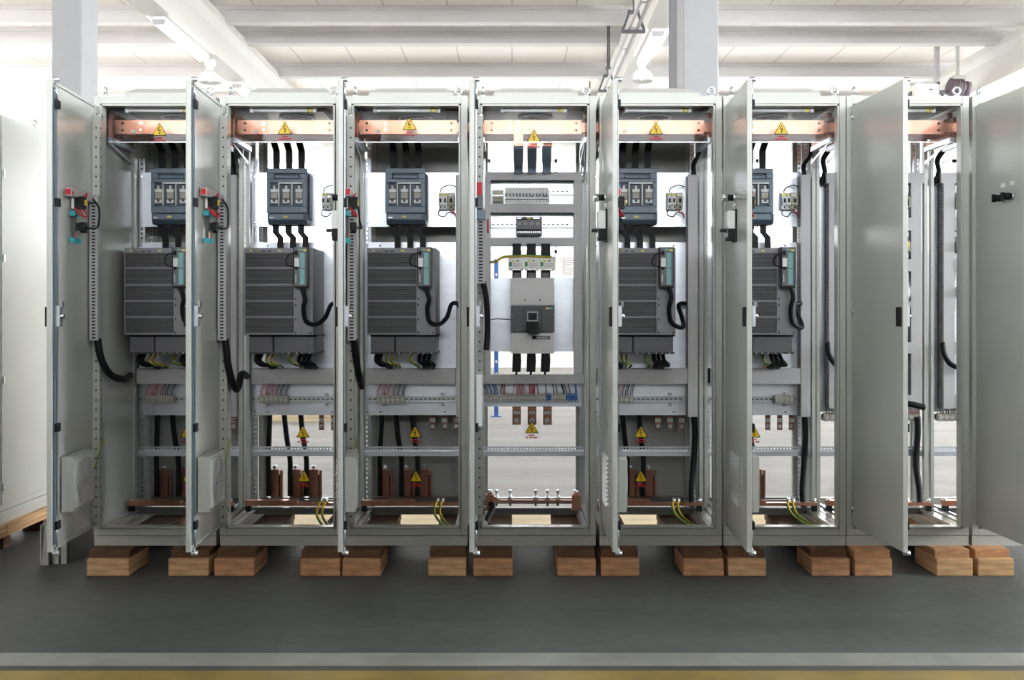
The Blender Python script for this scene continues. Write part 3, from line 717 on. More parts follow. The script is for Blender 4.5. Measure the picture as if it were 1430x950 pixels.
def drive(i, X):
    yf = .25
    q = T('drive_unit', 'dark grey finned motor drive mounted in the ' + ORD[i], 'drive', (.247, .57, 1.1455), X, 'dark grey finned motor drives', key='drv')
    x0, x1, z0, z1 = .0717, .4225, 1.1455, 1.592
    q.part('body', lambda b: (b.box(x0, x1, yf+.012, .562, z0, z1, 'drive'), b.box(x0, x1, yf, yf+.012, z1-.027, z1, 'drive_rib'),
                              b.box(.325, x1, yf, yf+.012, z0, z1-.027, 'drive_rib'), b.box(x0, x0+.005, yf, yf+.012, z0, z1-.027, 'drive_rib'),
                              [b.box(.333,.338,yf-.001,yf,zz,zz+.012,'black') for zz in (1.325,1.293,1.22,1.152)], b.box(.408,.413,yf-.001,yf,1.15,1.162,'black'),
                              [b.box(x0+.06+.03*j,x0+.078+.03*j,yf-.001,yf,z1-.02,z1-.014,'drive_dark') for j in range(3)]), key='body', bev=.002)
    edges = [1.564, 1.487, 1.401, 1.318, 1.236, 1.150]
    for n in range(5):
        def fin(b, n=n):
            a, c = edges[n+1]+.006, edges[n]-.003
            b.box(x0+.005, .325, yf+.008, yf+.012, a-.005, c+.003, 'drive_dark')
            b.box(x0+.005, .325, yf-.002, yf+.01, edges[n+1]-.003, edges[n+1]+.006, 'drive_rib')
            m = 8
            for j in range(m):
                zz = a+(c-a)*(j+.15)/m
                b.prism([(yf+.009,zz+(c-a)/m*.15),(yf-.001,zz),(yf-.001,zz+(c-a)/m*.42),(yf+.009,zz+(c-a)/m*.62)], x0+.008, .323, 'x', 'drive')
        q.part('fin_panel', fin, key='fin%d' % n)
    cu = q.part('control_unit', lambda b: (b.box(.333,.406,yf-.05,yf,1.395,1.593,'drive'), b.box(.333,.338,yf-.052,yf-.05,1.395,1.593,'black'), b.box(.401,.406,yf-.053,yf-.05,1.392,1.593,'drive_dark'),
                                           b.box(.34,.402,yf-.056,yf,1.385,1.396,'black'), b.box(.343,.356,yf-.056,yf-.05,1.552,1.575,'black'), b.box(.343,.355,yf-.053,yf-.05,1.478,1.492,'black'),
                                           b.box(.345,.349,yf-.051,yf-.05,1.415,1.455,'steel')), key='cu', bev=.001)
    q.part('display_panel', lambda b: (b.box(.368,.392,yf-.054,yf-.05,1.488,1.565,'teal'), b.box(.368,.392,yf-.054,yf-.05,1.403,1.483,'teal')), parent=cu, label='pale teal cover flaps', key='disp')
    q.part('white_tag', lambda b: b.box(.340,.364,yf-.053,yf-.05,1.494,1.538,'white'), parent=cu, key='tag')
    q.part('yellow_tag', lambda b: (b.box(.383,.401,yf-.053,yf-.05,1.572,1.583,'yellow_pale'), b.box(.360,.380,yf-.053,yf-.05,1.577,1.584,'teal')), parent=cu, key='ytag')
    q.part('loop_wire', lambda b: b.tube(curve_pts([(.345,yf-.055,1.565),(.315,yf-.06,1.555),(.297,yf-.05,1.53),(.30,yf-.04,1.505),(.325,yf-.05,1.495),(.36,yf-.056,1.487)]), .003, 'rubber', 6), parent=cu, key='loop')
    for xx, ww in ((.245,.017),(.135,.014),(.10,.012)): q.part('yellow_tag', lambda b: b.box(xx,xx+ww,yf-.001,yf,1.574,1.582,'yellow_pale'), key='tag%.2f' % xx)
    tcv = q.part('terminal_cover', lambda b: (b.box(.084,.206,.30,.56,1.054,1.136,'drive'), b.box(.214,.418,.30,.56,1.054,1.136,'drive'), b.box(.206,.214,.31,.56,1.054,1.145,'black'),
                                              b.box(.084,.425,.296,.56,1.046,1.056,'drive_dark'), b.box(.08,.428,.31,.562,1.136,1.1455,'black')), key='tcv', bev=.002)
    for xx in (.10,.23,.26,.29,.33,.36,.40): q.part('screw', lambda b: b.cyl((xx,.292,1.051),(xx,.297,1.051),.004,'chrome',n=8), parent=tcv, key='scr%.2f' % xx)
    # control cable looping off to the right
    P = [(.378,.19,1.388),(.395,.19,1.33),(.385,.2,1.28),(.395,.22,1.215),(.44,.25,1.20),(.478,.30,1.235),(.497,.36,1.30),(.520,.42,1.31),(.532,.49,1.295)]
    if i in (4, 5): P = [(.378,.19,1.388),(.392,.19,1.34),(.382,.2,1.28),(.395,.22,1.215),(.44,.26,1.185),(.475,.32,1.19),(.478,.40,1.24),(.47,.45,1.30),(.515,.49,1.31)]
    S('control_cable', lambda b: b.tube(curve_pts(P), .0115, 'rubber', 10), 'black control cable looping beside the drive in the ' + ORD[i], 'cable', (.4,.3,1.2), X, 'control cables beside the drives', key='cc%d' % (i in (4,5)))
    # power leads below the drive
    for n, (xa, xb, m) in enumerate(((.11,.150,'r'),(.13,.165,'r'),(.165,.19,'y'),(.19,.215,'y'),(.29,.315,'y'),(.335,.345,'r'),(.36,.365,'r'),(.385,.392,'r'))):
        yel = m == 'y'
        def lead(b):
            pts = curve_pts([(xa,.38+.01*n,1.05),(xa-.006,.36,1.01),(xa+.02,.38,.985),(xb,.44,.98),(xb,.53,.955)])
            if yel: b.tube(pts, .0065, 'yellow', 8, m2='green')
            else: b.tube(pts, .011, 'rubber', 8)
        S('power_lead', lead, ('yellow green earth lead' if yel else 'black power lead') + ' bent below the drive of the ' + ORD[i], 'cable', (xa,.38,.96), X,
          ('earth' if yel else 'power') + ' leads below the drives', key='pl%d' % n)

def mounting_plates(i, X):
    S('mounting_plate', lambda b: (b.box(.016,.583,.57,.573,1.7275,2.0225,'zinc'), [bolt(b,xx,.57,zz,.006) for xx in (.03,.57) for zz in (1.75,2.0)]),
      'upper bright zinc mounting plate behind the fuse switch of the ' + ORD[i], 'plate', (.3,.57,1.7275), X, 'upper zinc plates', key='mp1')
    S('mounting_plate', lambda b: (b.box(.016,.583,.57,.573,.702,1.643,'zinc'), [bolt(b,xx,.57,zz,.006) for xx in (.03,.10,.45,.57) for zz in (.72,1.625)], b.box(.016,.583,.569,.57,1.225,1.228,'duct')),
      'large zinc mounting plate behind the drive of the ' + ORD[i], 'plate', (.3,.57,.702), X, 'large zinc plates behind drives', key='mp2')

def wire_ducts(i, X):
    q = T('wire_duct', 'grey horizontal wire duct below the drive of the ' + ORD[i], 'duct', (.30,.57,.879), X, 'grey horizontal wire ducts below the drives', key='wd')
    q.part('trough', lambda b: duct(b, 'x', .032, .513, .879, .960, .49+.008, .57), key='tr')
    q.part('lid', lambda b: b.box(.030, .513, .49, .498, .877, .962, 'duct'), key='lid', bev=.002)
    q = T('wire_duct', 'tall grey wire duct down the right side of the ' + ORD[i], 'duct', (.54,.57,.70), X, 'tall grey wire ducts right of the drives', key='wdv')
    q.part('trough', lambda b: duct(b, 'z', .70, 2.0, .516, .565, .498, .57), key='tr')
    q.part('lid', lambda b: b.box(.515, .566, .49, .498, .70, 2.0, 'duct'), key='lid', bev=.002)

def din(b, x0, x1, z, y):
    b.box(x0, x1, y, y+.002, z-.008, z+.008, 'steel'); b.box(x0, x1, y, y+.012, z+.008, z+.010, 'steel'); b.box(x0, x1, y, y+.012, z-.010, z-.008, 'steel')
    b.box(x0, x1, y-.006, y, z+.012, z+.0175, 'steel'); b.box(x0, x1, y-.006, y, z-.0175, z-.012, 'steel')
    b.box(x0, x1, y-.006, y+.01, z+.010, z+.012, 'steel'); b.box(x0, x1, y-.006, y+.01, z-.012, z-.010, 'steel')
    n = int((x1-x0)/.025)
    for j in range(n): b.box(x0+j*.025+.005, x0+j*.025+.018, y-.0008, y, z-.003, z+.003, 'duct_in')
def block(b, x, w, z, y, m):
    b.prism([(y-.012,z-.020),(y-.036,z-.020),(y-.036,z-.010),(y-.046,z-.008),(y-.046,z+.010),(y-.036,z+.013),(y-.036,z+.024),(y-.012,z+.024)], x+.0008, x+w-.0008, 'x', m)
    b.box(x+w*.25, x+w*.75, y-.047, y-.046, z-.006, z+.008, 'steel' if m == 'beige' else m)
    b.cyl((x+w/2,y-.036,z+.018),(x+w/2,y-.038,z+.018),w*.25,'steel',n=8); b.cyl((x+w/2,y-.036,z-.016),(x+w/2,y-.038,z-.016),w*.25,'steel',n=8)
def terminals(i, X):
    z, y = .79, .566
    q = T('terminal_rail', 'steel terminal rail below the wire duct of the ' + ORD[i], 'rail', (.3,.56,.77), X, 'steel terminal rails below the ducts', key='din')
    q.part('rail', lambda b: din(b, .034, .513, z, y-.012), key='rail')
    for xx in (.12, .44):
        q.part('clip', lambda b: (b.box(xx-.010,xx+.010,y-.012,y+.004,z+.020,z+.036,'chrome'), bolt(b,xx,y-.012,z+.028,.004,'duct')), key='clipu%.2f' % xx)
        q.part('clip', lambda b: (b.box(xx-.008,xx+.008,y-.012,y+.004,z-.036,z-.020,'chrome'), bolt(b,xx,y-.012,z-.028,.004,'duct')), key='clipd%.2f' % xx)
    xs = [.082+.0262*j for j in range(6)]
    if i == 5: xs = [.38+.0262*j for j in range(4)]
    for n, x in enumerate(xs):
        S('terminal_block', lambda b: block(b, x, .026, z, y-.012, 'beige'), 'small beige terminal block on the steel rail of the ' + ORD[i], 'terminal block', (x,y-.012,z-.02), X,
          'terminal blocks of the ' + ORD[i], key=('tb', n, i == 5))
        if i != 5:
            for c in range(2):
                m = ('red','pink','red','pink','black','blue')[n] if c == 0 else ('pink','red','pink','black','black','black')[n]
                x0 = x+.008+.010*c
                S('thin_wire', lambda b: b.tube(curve_pts([(x0,y-.046,z+.022),(x0+.002,y-.05,z+.05),(x0+.012,y-.04,z+.075),(x0+.016,y-.03,z+.095)], 4), .0022, m, 6),
                  'thin %s wire from terminals to duct in the %s' % ({'pink':'pale red'}.get(m, m), ORD[i]), 'wire', (x0,y-.05,z+.02), X, '%s wires above the terminals of the %s' % (m, ORD[i]), key=('tw', n, c))

def relays(i, X):
    y = .57; z = 1.862
    side = ('left', 'middle', 'right')
    for n, x in enumerate((.420, .444, .470)):
        w = .0225 if n < 2 else .034
        def f(b):
            mm = 'breaker' if n < 2 else 'beige'
            b.box(x, x+w, y-.045, y, z-.045, z+.045, mm); b.box(x, x+w, y-.065, y-.045, z-.022, z+.022, mm)
        q = T('miniature_relay', ('small pale breaker, %s of the group' % side[n] if n < 2 else 'small beige relay, right of the group') + ' beside the fuse switch, ' + ORD[i], 'relay' if n > 1 else 'breaker',
              (x+w/2, y, z-.05), X, 'small devices beside the fuse switches', key='rel%d' % n)
        q.part('body', f, key='b', bev=.001)
        q.part('toggle', lambda b: (b.box(x+w*.3,x+w*.7,y-.072,y-.065,z-.010,z+.012,'black'), b.box(x+w*.35,x+w*.65,y-.066,y-.065,z-.04,z-.03,'black')), key='t')
        q.part('sticker', lambda b: b.box(x+w*.1,x+w*.9,y-.0465,y-.045,z+.027,z+.04,'yellow_pale' if n < 2 else 'label'), key='s')
    for n, (m, P) in enumerate((('black', [(.425,y-.05,z-.046),(.42,y-.06,z-.075),(.45,y-.06,z-.085),(.475,y-.04,z-.06),(.515,y-.03,z-.07)]),
                                ('red', [(.485,y-.05,z-.046),(.488,y-.06,z-.065),(.50,y-.05,z-.06),(.515,y-.03,z-.09)]),
                                ('black', [(.43,y-.05,z+.046),(.44,y-.06,z+.07),(.48,y-.05,z+.085),(.515,y-.03,z+.08)]))):
        S('thin_wire', lambda b: b.tube(curve_pts(P), .0028, m, 6), 'thin %s wire curling %s the small breakers in the %s' % (m, ('below', 'beside', 'above')[n], ORD[i]), 'wire', P[0], X, 'wires around the small breakers', key='rw%d' % n)

def bottom(i, X):
    # three copper outlets with plates, three cables, copper cable blocks behind a clear sheet
    side = ('left', 'centre', 'right')
    for n, (x, t_) in enumerate(((.377,'U1'),(.443,'V1'),(.507,'W1'))):
        y = .65
        q = T('copper_outlet', 'copper outlet bar tagged %s at the lower right of the %s' % (t_, ORD[i]), 'busbar', (x,y,.612), X, 'small copper outlet bars', key='out%d' % n)
        q.part('bar', lambda b: b.box(x-.014,x+.014,y,y+.006,.612,.80,'copper_dull'), key='b')
        q.part('tag', lambda b: b.box(x-.015,x+.015,y-.0015,y,.655,.677,'label'), key='t')
        q.part('bolt', lambda b: (b.cyl((x,y,.632),(x,y-.003,.632),.011,'steel'), b.cyl((x,y-.003,.632),(x,y-.012,.632),.0075,'chrome',n=6)), key='bo')
        o = bpy.data.objects.new('lettering', TXT[t_]); C.objects.link(o); o.parent = q.e; o.location = (0, -.002, .054); o.scale = (.85,)*3
    for n, (xa, xb) in enumerate(((.098,.086),(.178,.205),(.268,.295))):
        S('power_cable', lambda b: b.tube(curve_pts([(xa,.625,.80),(xa,.625,.70),(xa+(xb-xa)*.4,.63,.58),(xb,.64,.46),(xb,.645,.36),(xb,.645,.25)]), .0145, 'rubber', 10),
          'thick black cable hanging to the copper blocks, %s of three, %s' % (side[n], ORD[i]), 'cable', (xb,.64,.25), X, 'thick black cables low in the cabinets', key='pc%d' % n)
    for n, (x0, x1) in enumerate(((.088,.155),(.195,.275),(.300,.372))):
        q = T('copper_block', 'brown copper connection block low in the %s, %s of three' % (ORD[i], side[n]), 'copper block', ((x0+x1)/2,.70,.237), X, 'copper blocks behind the clear sheet', key='cb%d' % n)
        q.part('bar', lambda b: b.box(x0, x1-.020, .675, .70, .237, .390, 'copper_dull'), key='b1', bev=.003)
        q.part('bar', lambda b: b.box(x1-.014, x1, .68, .70, .237, .385, 'copper_dull'), key='b2', bev=.003)
        q.part('insulator', lambda b: b.box(x1-.020, x1-.014, .685, .70, .237, .36, 'black'), key='ins')
        q.part('bolt', lambda b: (b.cyl(((x0+x1)/2-.01,.69,.33),((x0+x1)/2-.01,.69,.415),.007,'steel'), b.cyl(((x0+x1)/2-.01,.69,.395),((x0+x1)/2-.01,.69,.41),.013,'chrome',n=6)), key='bt')
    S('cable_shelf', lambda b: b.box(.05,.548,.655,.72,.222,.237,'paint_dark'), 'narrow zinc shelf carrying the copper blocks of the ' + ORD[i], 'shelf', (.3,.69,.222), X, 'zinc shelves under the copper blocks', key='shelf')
    S('clear_cover', lambda b: b.box(.06,.54,.608,.611,.236,.700,'acrylic'), 'clear plastic sheet with warning signs low in the ' + ORD[i], 'cover', (.3,.61,.236), X, 'clear sheets low in the cabinets', key='cov2')
    q = T('earth_bar', 'long copper earth bar across the bottom of the ' + ORD[i], 'busbar', (.3,.40,.24), X, 'copper earth bars at the cabinet bottoms', key='pe')
    q.part('bar', lambda b: (b.box(.022,.575,.385,.425,.243,.258,'copper_bar'), b.box(.022,.30,.378,.43,.258,.272,'copper_bar')), key='b')
    for x in (.024, .547): q.part('foot', lambda b: b.box(x,x+.026,.39,.42,.2125,.243,'black'), key='f%.2f' % x)
    for x in (.425,.45,.035,.56): q.part('bolt', lambda b: b.cyl((x,.40,.25),(x,.40,.282),.010,'chrome',n=6), key='bo%.3f' % x)
    for n, x in enumerate((.425, .452)):
        S('earth_wire', lambda b: b.tube(curve_pts([(x,.40,.268),(x-.012,.375,.25),(x-.008,.30,.215),(x+.03,.22,.185),(x+.07,.15,.178)]), .007, 'yellow', 8, m2='green'),
          'yellow green earth wire from the bottom bar of the %s, %s one' % (ORD[i], ('left', 'right')[n]), 'wire', (x,.38,.18), X, 'earth wires at the bottom bars', key='ew%d' % n)

for i in (0, 1, 2, 4, 5):
    X = LEFT[i]; XM = X+DX[i]
    copper_bars(i, X); cover(i, X)
    mounting_plates(i, X); switch(i, XM); drive(i, XM); wire_ducts(i, X); terminals(i, XM); relays(i, XM); bottom(i, X)
    tx_ = {0: wx(223,5.117), 1: wx(398,5.117), 2: wx(572,5.117), 4: wx(916,5.117), 5: wx(1091,5.117)}[i]-X
    tz_ = {0: 182, 1: 180, 2: 174, 4: 180, 5: 180}[i]
    sign(tx_, .0645, lz(tz_, 5.117)-.003, .074, 'yellow lightning warning triangle in front of the copper bars, ' + ORD[i], X, 0)
    mx_ = {0: wx(261,5.655), 1: wx(423,5.655), 2: wx(579.5,5.655), 4: wx(895,5.655), 5: wx(1053,5.655)}[i]-X
    sign(mx_, .6075, lz(604,5.655)-.003, .076, 'yellow lightning warning triangle below the terminal plate, ' + ORD[i], X, 1)
    lx_ = {0: wx(263,5.655), 1: wx(424.5,5.655), 2: wx(581,5.655), 4: wx(895,5.655), 5: wx(1053,5.655)}[i]-X
    sign(lx_, .6075, lz(666,5.655)-.003, .074, 'yellow lightning warning triangle over the copper blocks, ' + ORD[i], X, 2)

# cable drops behind the ducts, seen in the fifth and sixth cabinets
for i, xx in ((4, .585), (5, .575)):
    S('riser_cable', lambda b: b.tube(curve_pts([(xx-.03,.53,.705),(xx-.025,.53,.60),(xx-.035,.52,.45),(xx-.05,.50,.30),(xx-.045,.49,.22)]), .016, 'rubber', 10),
      'thick black cable dropping from the tall duct of the ' + ORD[i], 'cable', (xx,.53,.22), LEFT[i], 'cables below the tall ducts')
    S('riser_cable', lambda b: b.tube(curve_pts([(xx-.03,.53,1.995),(xx-.035,.52,2.06),(xx-.02,.46,2.10),(xx-.02,.43,2.16)]), .013, 'rubber', 10),
      'black cable rising from the tall duct to the top of the ' + ORD[i], 'cable', (xx,.53,1.995), LEFT[i], 'cables above the tall ducts')
for i in (0,):
    S('riser_cable', lambda b: b.tube(curve_pts([(.54,.53,1.995),(.54,.52,2.06),(.55,.46,2.10),(.55,.43,2.16)]), .02, 'rubber', 10),
      'thick black cable rising from the tall duct of the ' + ORD[i], 'cable', (.54,.53,1.995), LEFT[i], 'cables above the tall ducts')

# ------------------------------------------------------------------ the middle cabinet
i = 3; X = LEFT[3]
copper_bars(3, X, True); cover(3, X)
sign(wx(745.5,5.117)-X, .0645, lz(191,5.117)-.003, .074, 'yellow lightning warning triangle hung among the copper drop bars of the middle cabinet', X, 0)
sign(wx(742.5,5.655)-X, .6075, lz(598,5.655)-.003, .076, 'yellow lightning warning triangle on clear sheet in front of the L2 bar', X, 1, True)
S('clear_cover', lambda b: b.box(.06,.54,.608,.611,.236,.745,'acrylic'), 'clear plastic sheet with one warning sign low in the middle cabinet', 'cover', (.3,.61,.236), X, 'clear sheets low in the cabinets')
def lx(px, D): return wx(px, D)-X
D0 = 5.54
q = T('wire_duct', 'grey wire duct frame around the breaker compartments of the middle cabinet', 'duct', (.3,.57,.87), X)
for nm, a0, a1, u0, u1, ax in (('left_duct', .905, 1.99, lx(677.5,D0), lx(685,D0), 'z'), ('right_duct', .905, 1.99, lx(802,D0), lx(813,D0), 'z')):
    q.part('upright_duct', lambda b: (duct(b, ax, a0, a1, u0, u1, .498, .57), b.box(u0-.001,u1+.001,.49,.498,a0,a1,'duct')))
for y0, y1, x0, x1 in ((240,251.5,678,815), (285,297,685,802), (332,343.5,685,802), (523.5,536,674,816)):
    q.part('cross_duct', lambda b: (duct(b, 'x', lx(x0,D0), lx(x1,D0), lz(y1,D0), lz(y0,D0), .498, .57), b.box(lx(x0,D0),lx(x1,D0),.488,.498,lz(y1,D0),lz(y0,D0),'duct')))
DP = 5.62
S('mounting_plate', lambda b: (b.box(.03,.567,.57,.573,lz(343,DP),lz(244,DP),'zinc')), 'upper zinc plate behind the small breakers of the middle cabinet', 'plate', (.3,.57,1.6), X)
S('mounting_plate', lambda b: (b.box(.03,.567,.57,.573,lz(491,DP),lz(389,DP),'zinc')), 'zinc plate behind the large breaker of the middle cabinet', 'plate', (.3,.57,1.05), X)
S('mounting_plate', lambda b: (b.box(.03,.567,.57,.573,lz(568,DP),lz(523,DP),'zinc')), 'narrow zinc plate behind the long terminal row of the middle cabinet', 'plate', (.3,.57,.75), X)
# small breakers
DB = 5.52; zc = lz(272, DB); yb = .57
S('terminal_rail', lambda b: din(b, lx(686,DP), lx(801,DP), lz(268,DP), .558), 'steel rail carrying the row of small breakers', 'rail', (.3,.56,1.9), X)
S('terminal_rail', lambda b: din(b, lx(686,DP), lx(801,DP), lz(314,DP), .558), 'steel rail behind the dark meter module', 'rail', (.3,.56,1.7), X)
bw = .0178
xs = [lx(705.2, DB)+j*bw for j in range(7)] + [lx(705.2, DB)+7*bw+j*2*bw for j in range(3)]
names = ['first','second','third','fourth','fifth','sixth','seventh','eighth','ninth','tenth']
for n, x in enumerate(xs):
    w = bw if n < 7 else 2*bw
    q = T('circuit_breaker', '%s from the left in the row of small breakers, %s' % (names[n], 'single pole' if n < 7 else 'double pole'), 'circuit breaker', (x+w/2,.55,zc-.04), X, 'row of small breakers in the middle cabinet', key='mcb%d' % (n >= 7) if False else None)
    q.part('body', lambda b: (b.box(x+.0004,x+w-.0004,.503,.552,zc-.045,zc+.043,'white'), b.box(x+.0004,x+w-.0004,.484,.503,zc-.022,zc+.022,'breaker')), bev=.001)
    q.part('toggle', lambda b: [b.box(x+bw*j+.005,x+bw*j+.013,.474,.484,zc-.008,zc+.008,'mccb_dark') for j in range(1 if n < 7 else 2)] + ([b.box(x+.006,x+w-.006,.476,.484,zc-.008,zc-.003,'mccb_dark')] if n >= 7 else []))
    q.part('screw', lambda b: [b.cyl((x+bw*(j+.5),.503,zc+s*.034),(x+bw*(j+.5),.501,zc+s*.034),.003,'mccb_dark',n=8) for j in range(1 if n < 7 else 2) for s in (-1,1)])
    S('thin_wire', lambda b: b.tube(curve_pts([(x+w/2,.51,zc-.045),(x+w/2,.50,zc-.056),(x+w/2,.515,lz(286,D0))],4), .0035, 'switch_dark', 6), 'dark wire below the %s small breaker of the row' % names[n], 'wire', (x+w/2,.51,zc-.06), X, 'wires below the small breakers')
S('end_clamp', lambda b: b.box(xs[-1]+2*bw+.0005, xs[-1]+2*bw+.008, .52, .555, zc-.03, zc+.03, 'breaker'), 'grey end clamp right of the small breaker row', 'clamp', (xs[-1]+.04,.53,zc-.03), X)
for n in range(6):
    x = lx(687.5, DB)+n*.0098
    S('terminal_block', lambda b: (b.box(x+.0004,x+.0094,.52,.552,zc-.045,zc+.03,'beige'), b.box(x+.0004,x+.0094,.505,.52,zc-.012,zc+.022,'beige'), b.box(x+.002,x+.0078,.503,.505,zc-.004,zc+.004,'steel'), b.box(x+.001,x+.0088,.518,.52,zc-.042,zc-.03,'mccb_dark')),
      'slim beige terminal left of the small breaker row', 'terminal block', (x,.53,zc-.045), X, 'slim terminals left of the small breakers')
q = T('meter_module', 'black four section relay module on its own rail between the grey ducts', 'module', (lx(739,5.5),.56,lz(328,5.5)), X)
ma, mb_, mz0, mz1 = lx(721,5.5), lx(757,5.5), lz(327.5,5.5), lz(302,5.5)
q.part('body', lambda b: (b.box(ma,mb_,.50,.558,mz0,mz1,'mccb_dark'), b.box(ma,mb_,.475,.50,mz0+.028,mz1-.016,'drive'), b.box(ma,mb_,.485,.50,mz1-.014,mz1-.002,'drive_dark')), bev=.002)
q.part('sticker', lambda b: (b.box(ma+.057,ma+.077,.483,.485,mz1-.013,mz1-.004,'yellow_pale'), b.box(ma+.006,ma+.028,.484,.485,mz1-.011,mz1-.006,'steel'), b.box(ma+.09,ma+.125,.484,.485,mz1-.011,mz1-.006,'steel')))
q.part('face_label', lambda b: [b.box(ma+.006+.033*j,ma+.026+.033*j,.474,.475,mz1-.045,mz1-.028,'drive_rib') for j in range(4)])
q.part('terminal_strip', lambda b: [b.cyl((ma+.010+.0118*j,.50,mz0+.016),(ma+.010+.0118*j,.497,mz0+.016),.0042,'steel',n=8) for j in range(11)])
for n in range(4):
    x = ma+.012+n*.036
    S('thin_wire', lambda b: b.tube([(x,.52,mz0),(x,.515,mz0-.022)], .0018, 'drive', 6), 'thin dark wire under the black relay module', 'wire', (x,.52,mz0-.02), X, 'wires under the relay module')
# bars, transformers, large breaker
D1 = 5.48
for n, (a, c) in enumerate(((715.5,728),(735.5,748.5),(755.5,768.5))):
    side = ('left','centre','right')[n]; x0, x1 = lx(a,D1), lx(c,D1)
    S('insulated_bar', lambda b: (b.box(x0,x1,.43,.445,lz(359,D1),lz(353,D1),'rubber'), b.box(x0,x1,.43,.46,lz(353,D1),lz(343,D1),'rubber'), b.box(x0,x1,.445,.46,lz(343,D1),lz(340,D1),'rubber')), 'short black bar above the transformers, %s of three' % side, 'bar', (x0,.43,1.55), X, 'black bars above the transformers')
    S('insulated_bar', lambda b: (b.box(x0,x1,.43,.445,lz(389,D1),lz(376,D1),'rubber'), b.box(x0+.006,x1-.006,.428,.43,lz(388,D1),lz(381,D1),'drive')), 'short black bar between transformer and large breaker, %s of three' % side, 'bar', (x0,.43,1.45), X, 'black bars below the transformers')
    y0, y1, y2 = lz(494,D1), lz(505,D1), lz(519.5,D1)
    S('insulated_bar', lambda b: (b.prism([(x0+.002,y0),(x1-.002,y0),(x1,y1),(x1-.004,y2),(x0-.001,y2),(x0,y1)], .42, .45, 'y', 'rubber'), b.tube([((x0+x1)/2,.435,y2),((x0+x1)/2-.004,.46,y2-.012),((x0+x1)/2,.52,y2-.02)], .006, 'rubber', 8)), 'black wrapped bar below the large breaker, %s of three' % side, 'bar', (x0,.43,y2), X, 'black bars below the large breaker')
    c0, c1 = lx(710+n*22,5.43), lx(710+n*22+21.6,5.43)
    q = T('current_transformer', 'white current transformer above the large breaker, %s of three' % side, 'transformer', ((c0+c1)/2,.45,lz(377.5,5.43)), X, 'white current transformers')
    cz0, cz1 = lz(377.5,5.43), lz(358.5,5.43)
    q.part('case', lambda b: (b.box(c0,c1,.38,.428,cz0+.008,cz1,'white'), b.box(c0+.004,c1-.004,.385,.428,cz0,cz0+.008,'white')), bev=.003)
    q.part('sticker', lambda b: (b.box(c0+.004,c0+.018,.379,.38,cz0+.02,cz1-.028,'green'), b.box(c0+.02,c0+.030,.379,.38,cz1-.03,cz1-.016,'yellow_pale'), [b.box(c0+.024,c1-.012,.379,.38,cz0+.02+.006*j,cz0+.0225+.006*j,'duct') for j in range(3)]))
    q.part('screw', lambda b: (b.cyl(((c0+c1)/2+.008,.38,cz1-.022),((c0+c1)/2+.008,.377,cz1-.022),.005,'mccb_dark',n=10), b.box(c0+.02,c0+.034,.376,.38,cz0+.002,cz0+.008,'steel'), b.box(c1-.034,c1-.02,.376,.38,cz0+.002,cz0+.008,'steel')))
# straps down from copper drops
for n, (px, y) in enumerate(((724, .13), (743, .24), (763.5, .35))):
    Da = 5.05+y; xa = wx(px, Da)-X; xb = lx(px, 5.49)
    def strap(b, xa=xa, xb=xb, y=y):
        za, zb_ = lz(207, Da)+.01, lz(242, 5.5)
        P = [(xa,y-.0,za),(xa,y+.01,za-.02),((xa*.5+xb*.5),(y+.46)/2,(za+zb_)/2),(xb,.455,zb_+.03),(xb,.465,zb_)]
        pts = curve_pts(P, 5); w = .024
        for k in range(len(pts)-1):
            p, r = pts[k], pts[k+1]
            vs = [(p.x-w,p.y-.006,p.z),(p.x+w,p.y-.006,p.z),(p.x+w,p.y+.006,p.z),(p.x-w,p.y+.006,p.z),(r.x-w,r.y-.006,r.z),(r.x+w,r.y-.006,r.z),(r.x+w,r.y+.006,r.z),(r.x-w,r.y+.006,r.z)]
            b._add(vs, [(0,1,5,4),(1,2,6,5),(2,3,7,6),(3,0,4,7),(0,3,2,1),(4,5,6,7)], 'switch')
    S('busbar_strap', strap, 'wide dark flexible strap under the copper drop bar, %s of three, middle cabinet' % ('left','centre','right')[n], 'strap', (xb,.46,lz(242,5.5)), X, 'straps in the middle cabinet')
D2 = 5.42; a0, a1 = lx(713.5,D2), lx(774,D2)
q = T('large_breaker', 'large grey moulded circuit breaker with black handle in the middle cabinet', 'circuit breaker', ((a0+a1)/2,.57,lz(493,D2)), X)
q.part('upper_cover', lambda b: (b.box(a0,a1,.38,.57,lz(427,D2),lz(388,D2),'mccb_light'), b.box(a0+.002,a1-.002,.372,.38,lz(426,D2),lz(401,D2),'mccb_light'), [b.cyl((lx(p_,D2),.372,lz(419,D2)),(lx(p_,D2),.370,lz(419,D2)),.004,'black',n=10) for p_ in (733,754)]), bev=.004)
q.part('centre_body', lambda b: (b.box(a0-.001,a1+.001,.36,.57,lz(464,D2),lz(427,D2),'mccb_dark'), [b.cyl((lx(p_,D2),.36,lz(461,D2)),(lx(p_,D2),.357,lz(461,D2)),.004,'chrome',n=8) for p_ in (723,764)], [b.cyl((lx(p_,D2),.36,lz(440,D2)),(lx(p_,D2),.357,lz(440,D2)),.004,'chrome',n=8) for p_ in (715.5,772)]), bev=.003)
q.part('lower_cover', lambda b: (b.box(a0,a1,.38,.57,lz(494,D2),lz(464,D2),'mccb_light'), b.box(a0+.002,a1-.002,.372,.38,lz(477,D2),lz(465,D2),'mccb_light'), b.box(lx(743,D2),lx(768,D2),.370,.372,lz(474,D2),lz(469.5,D2),'duct_in'),b.box(lx(749,D2),lx(766,D2),.369,.370,lz(473,D2),lz(470.5,D2),'duct')), bev=.004)
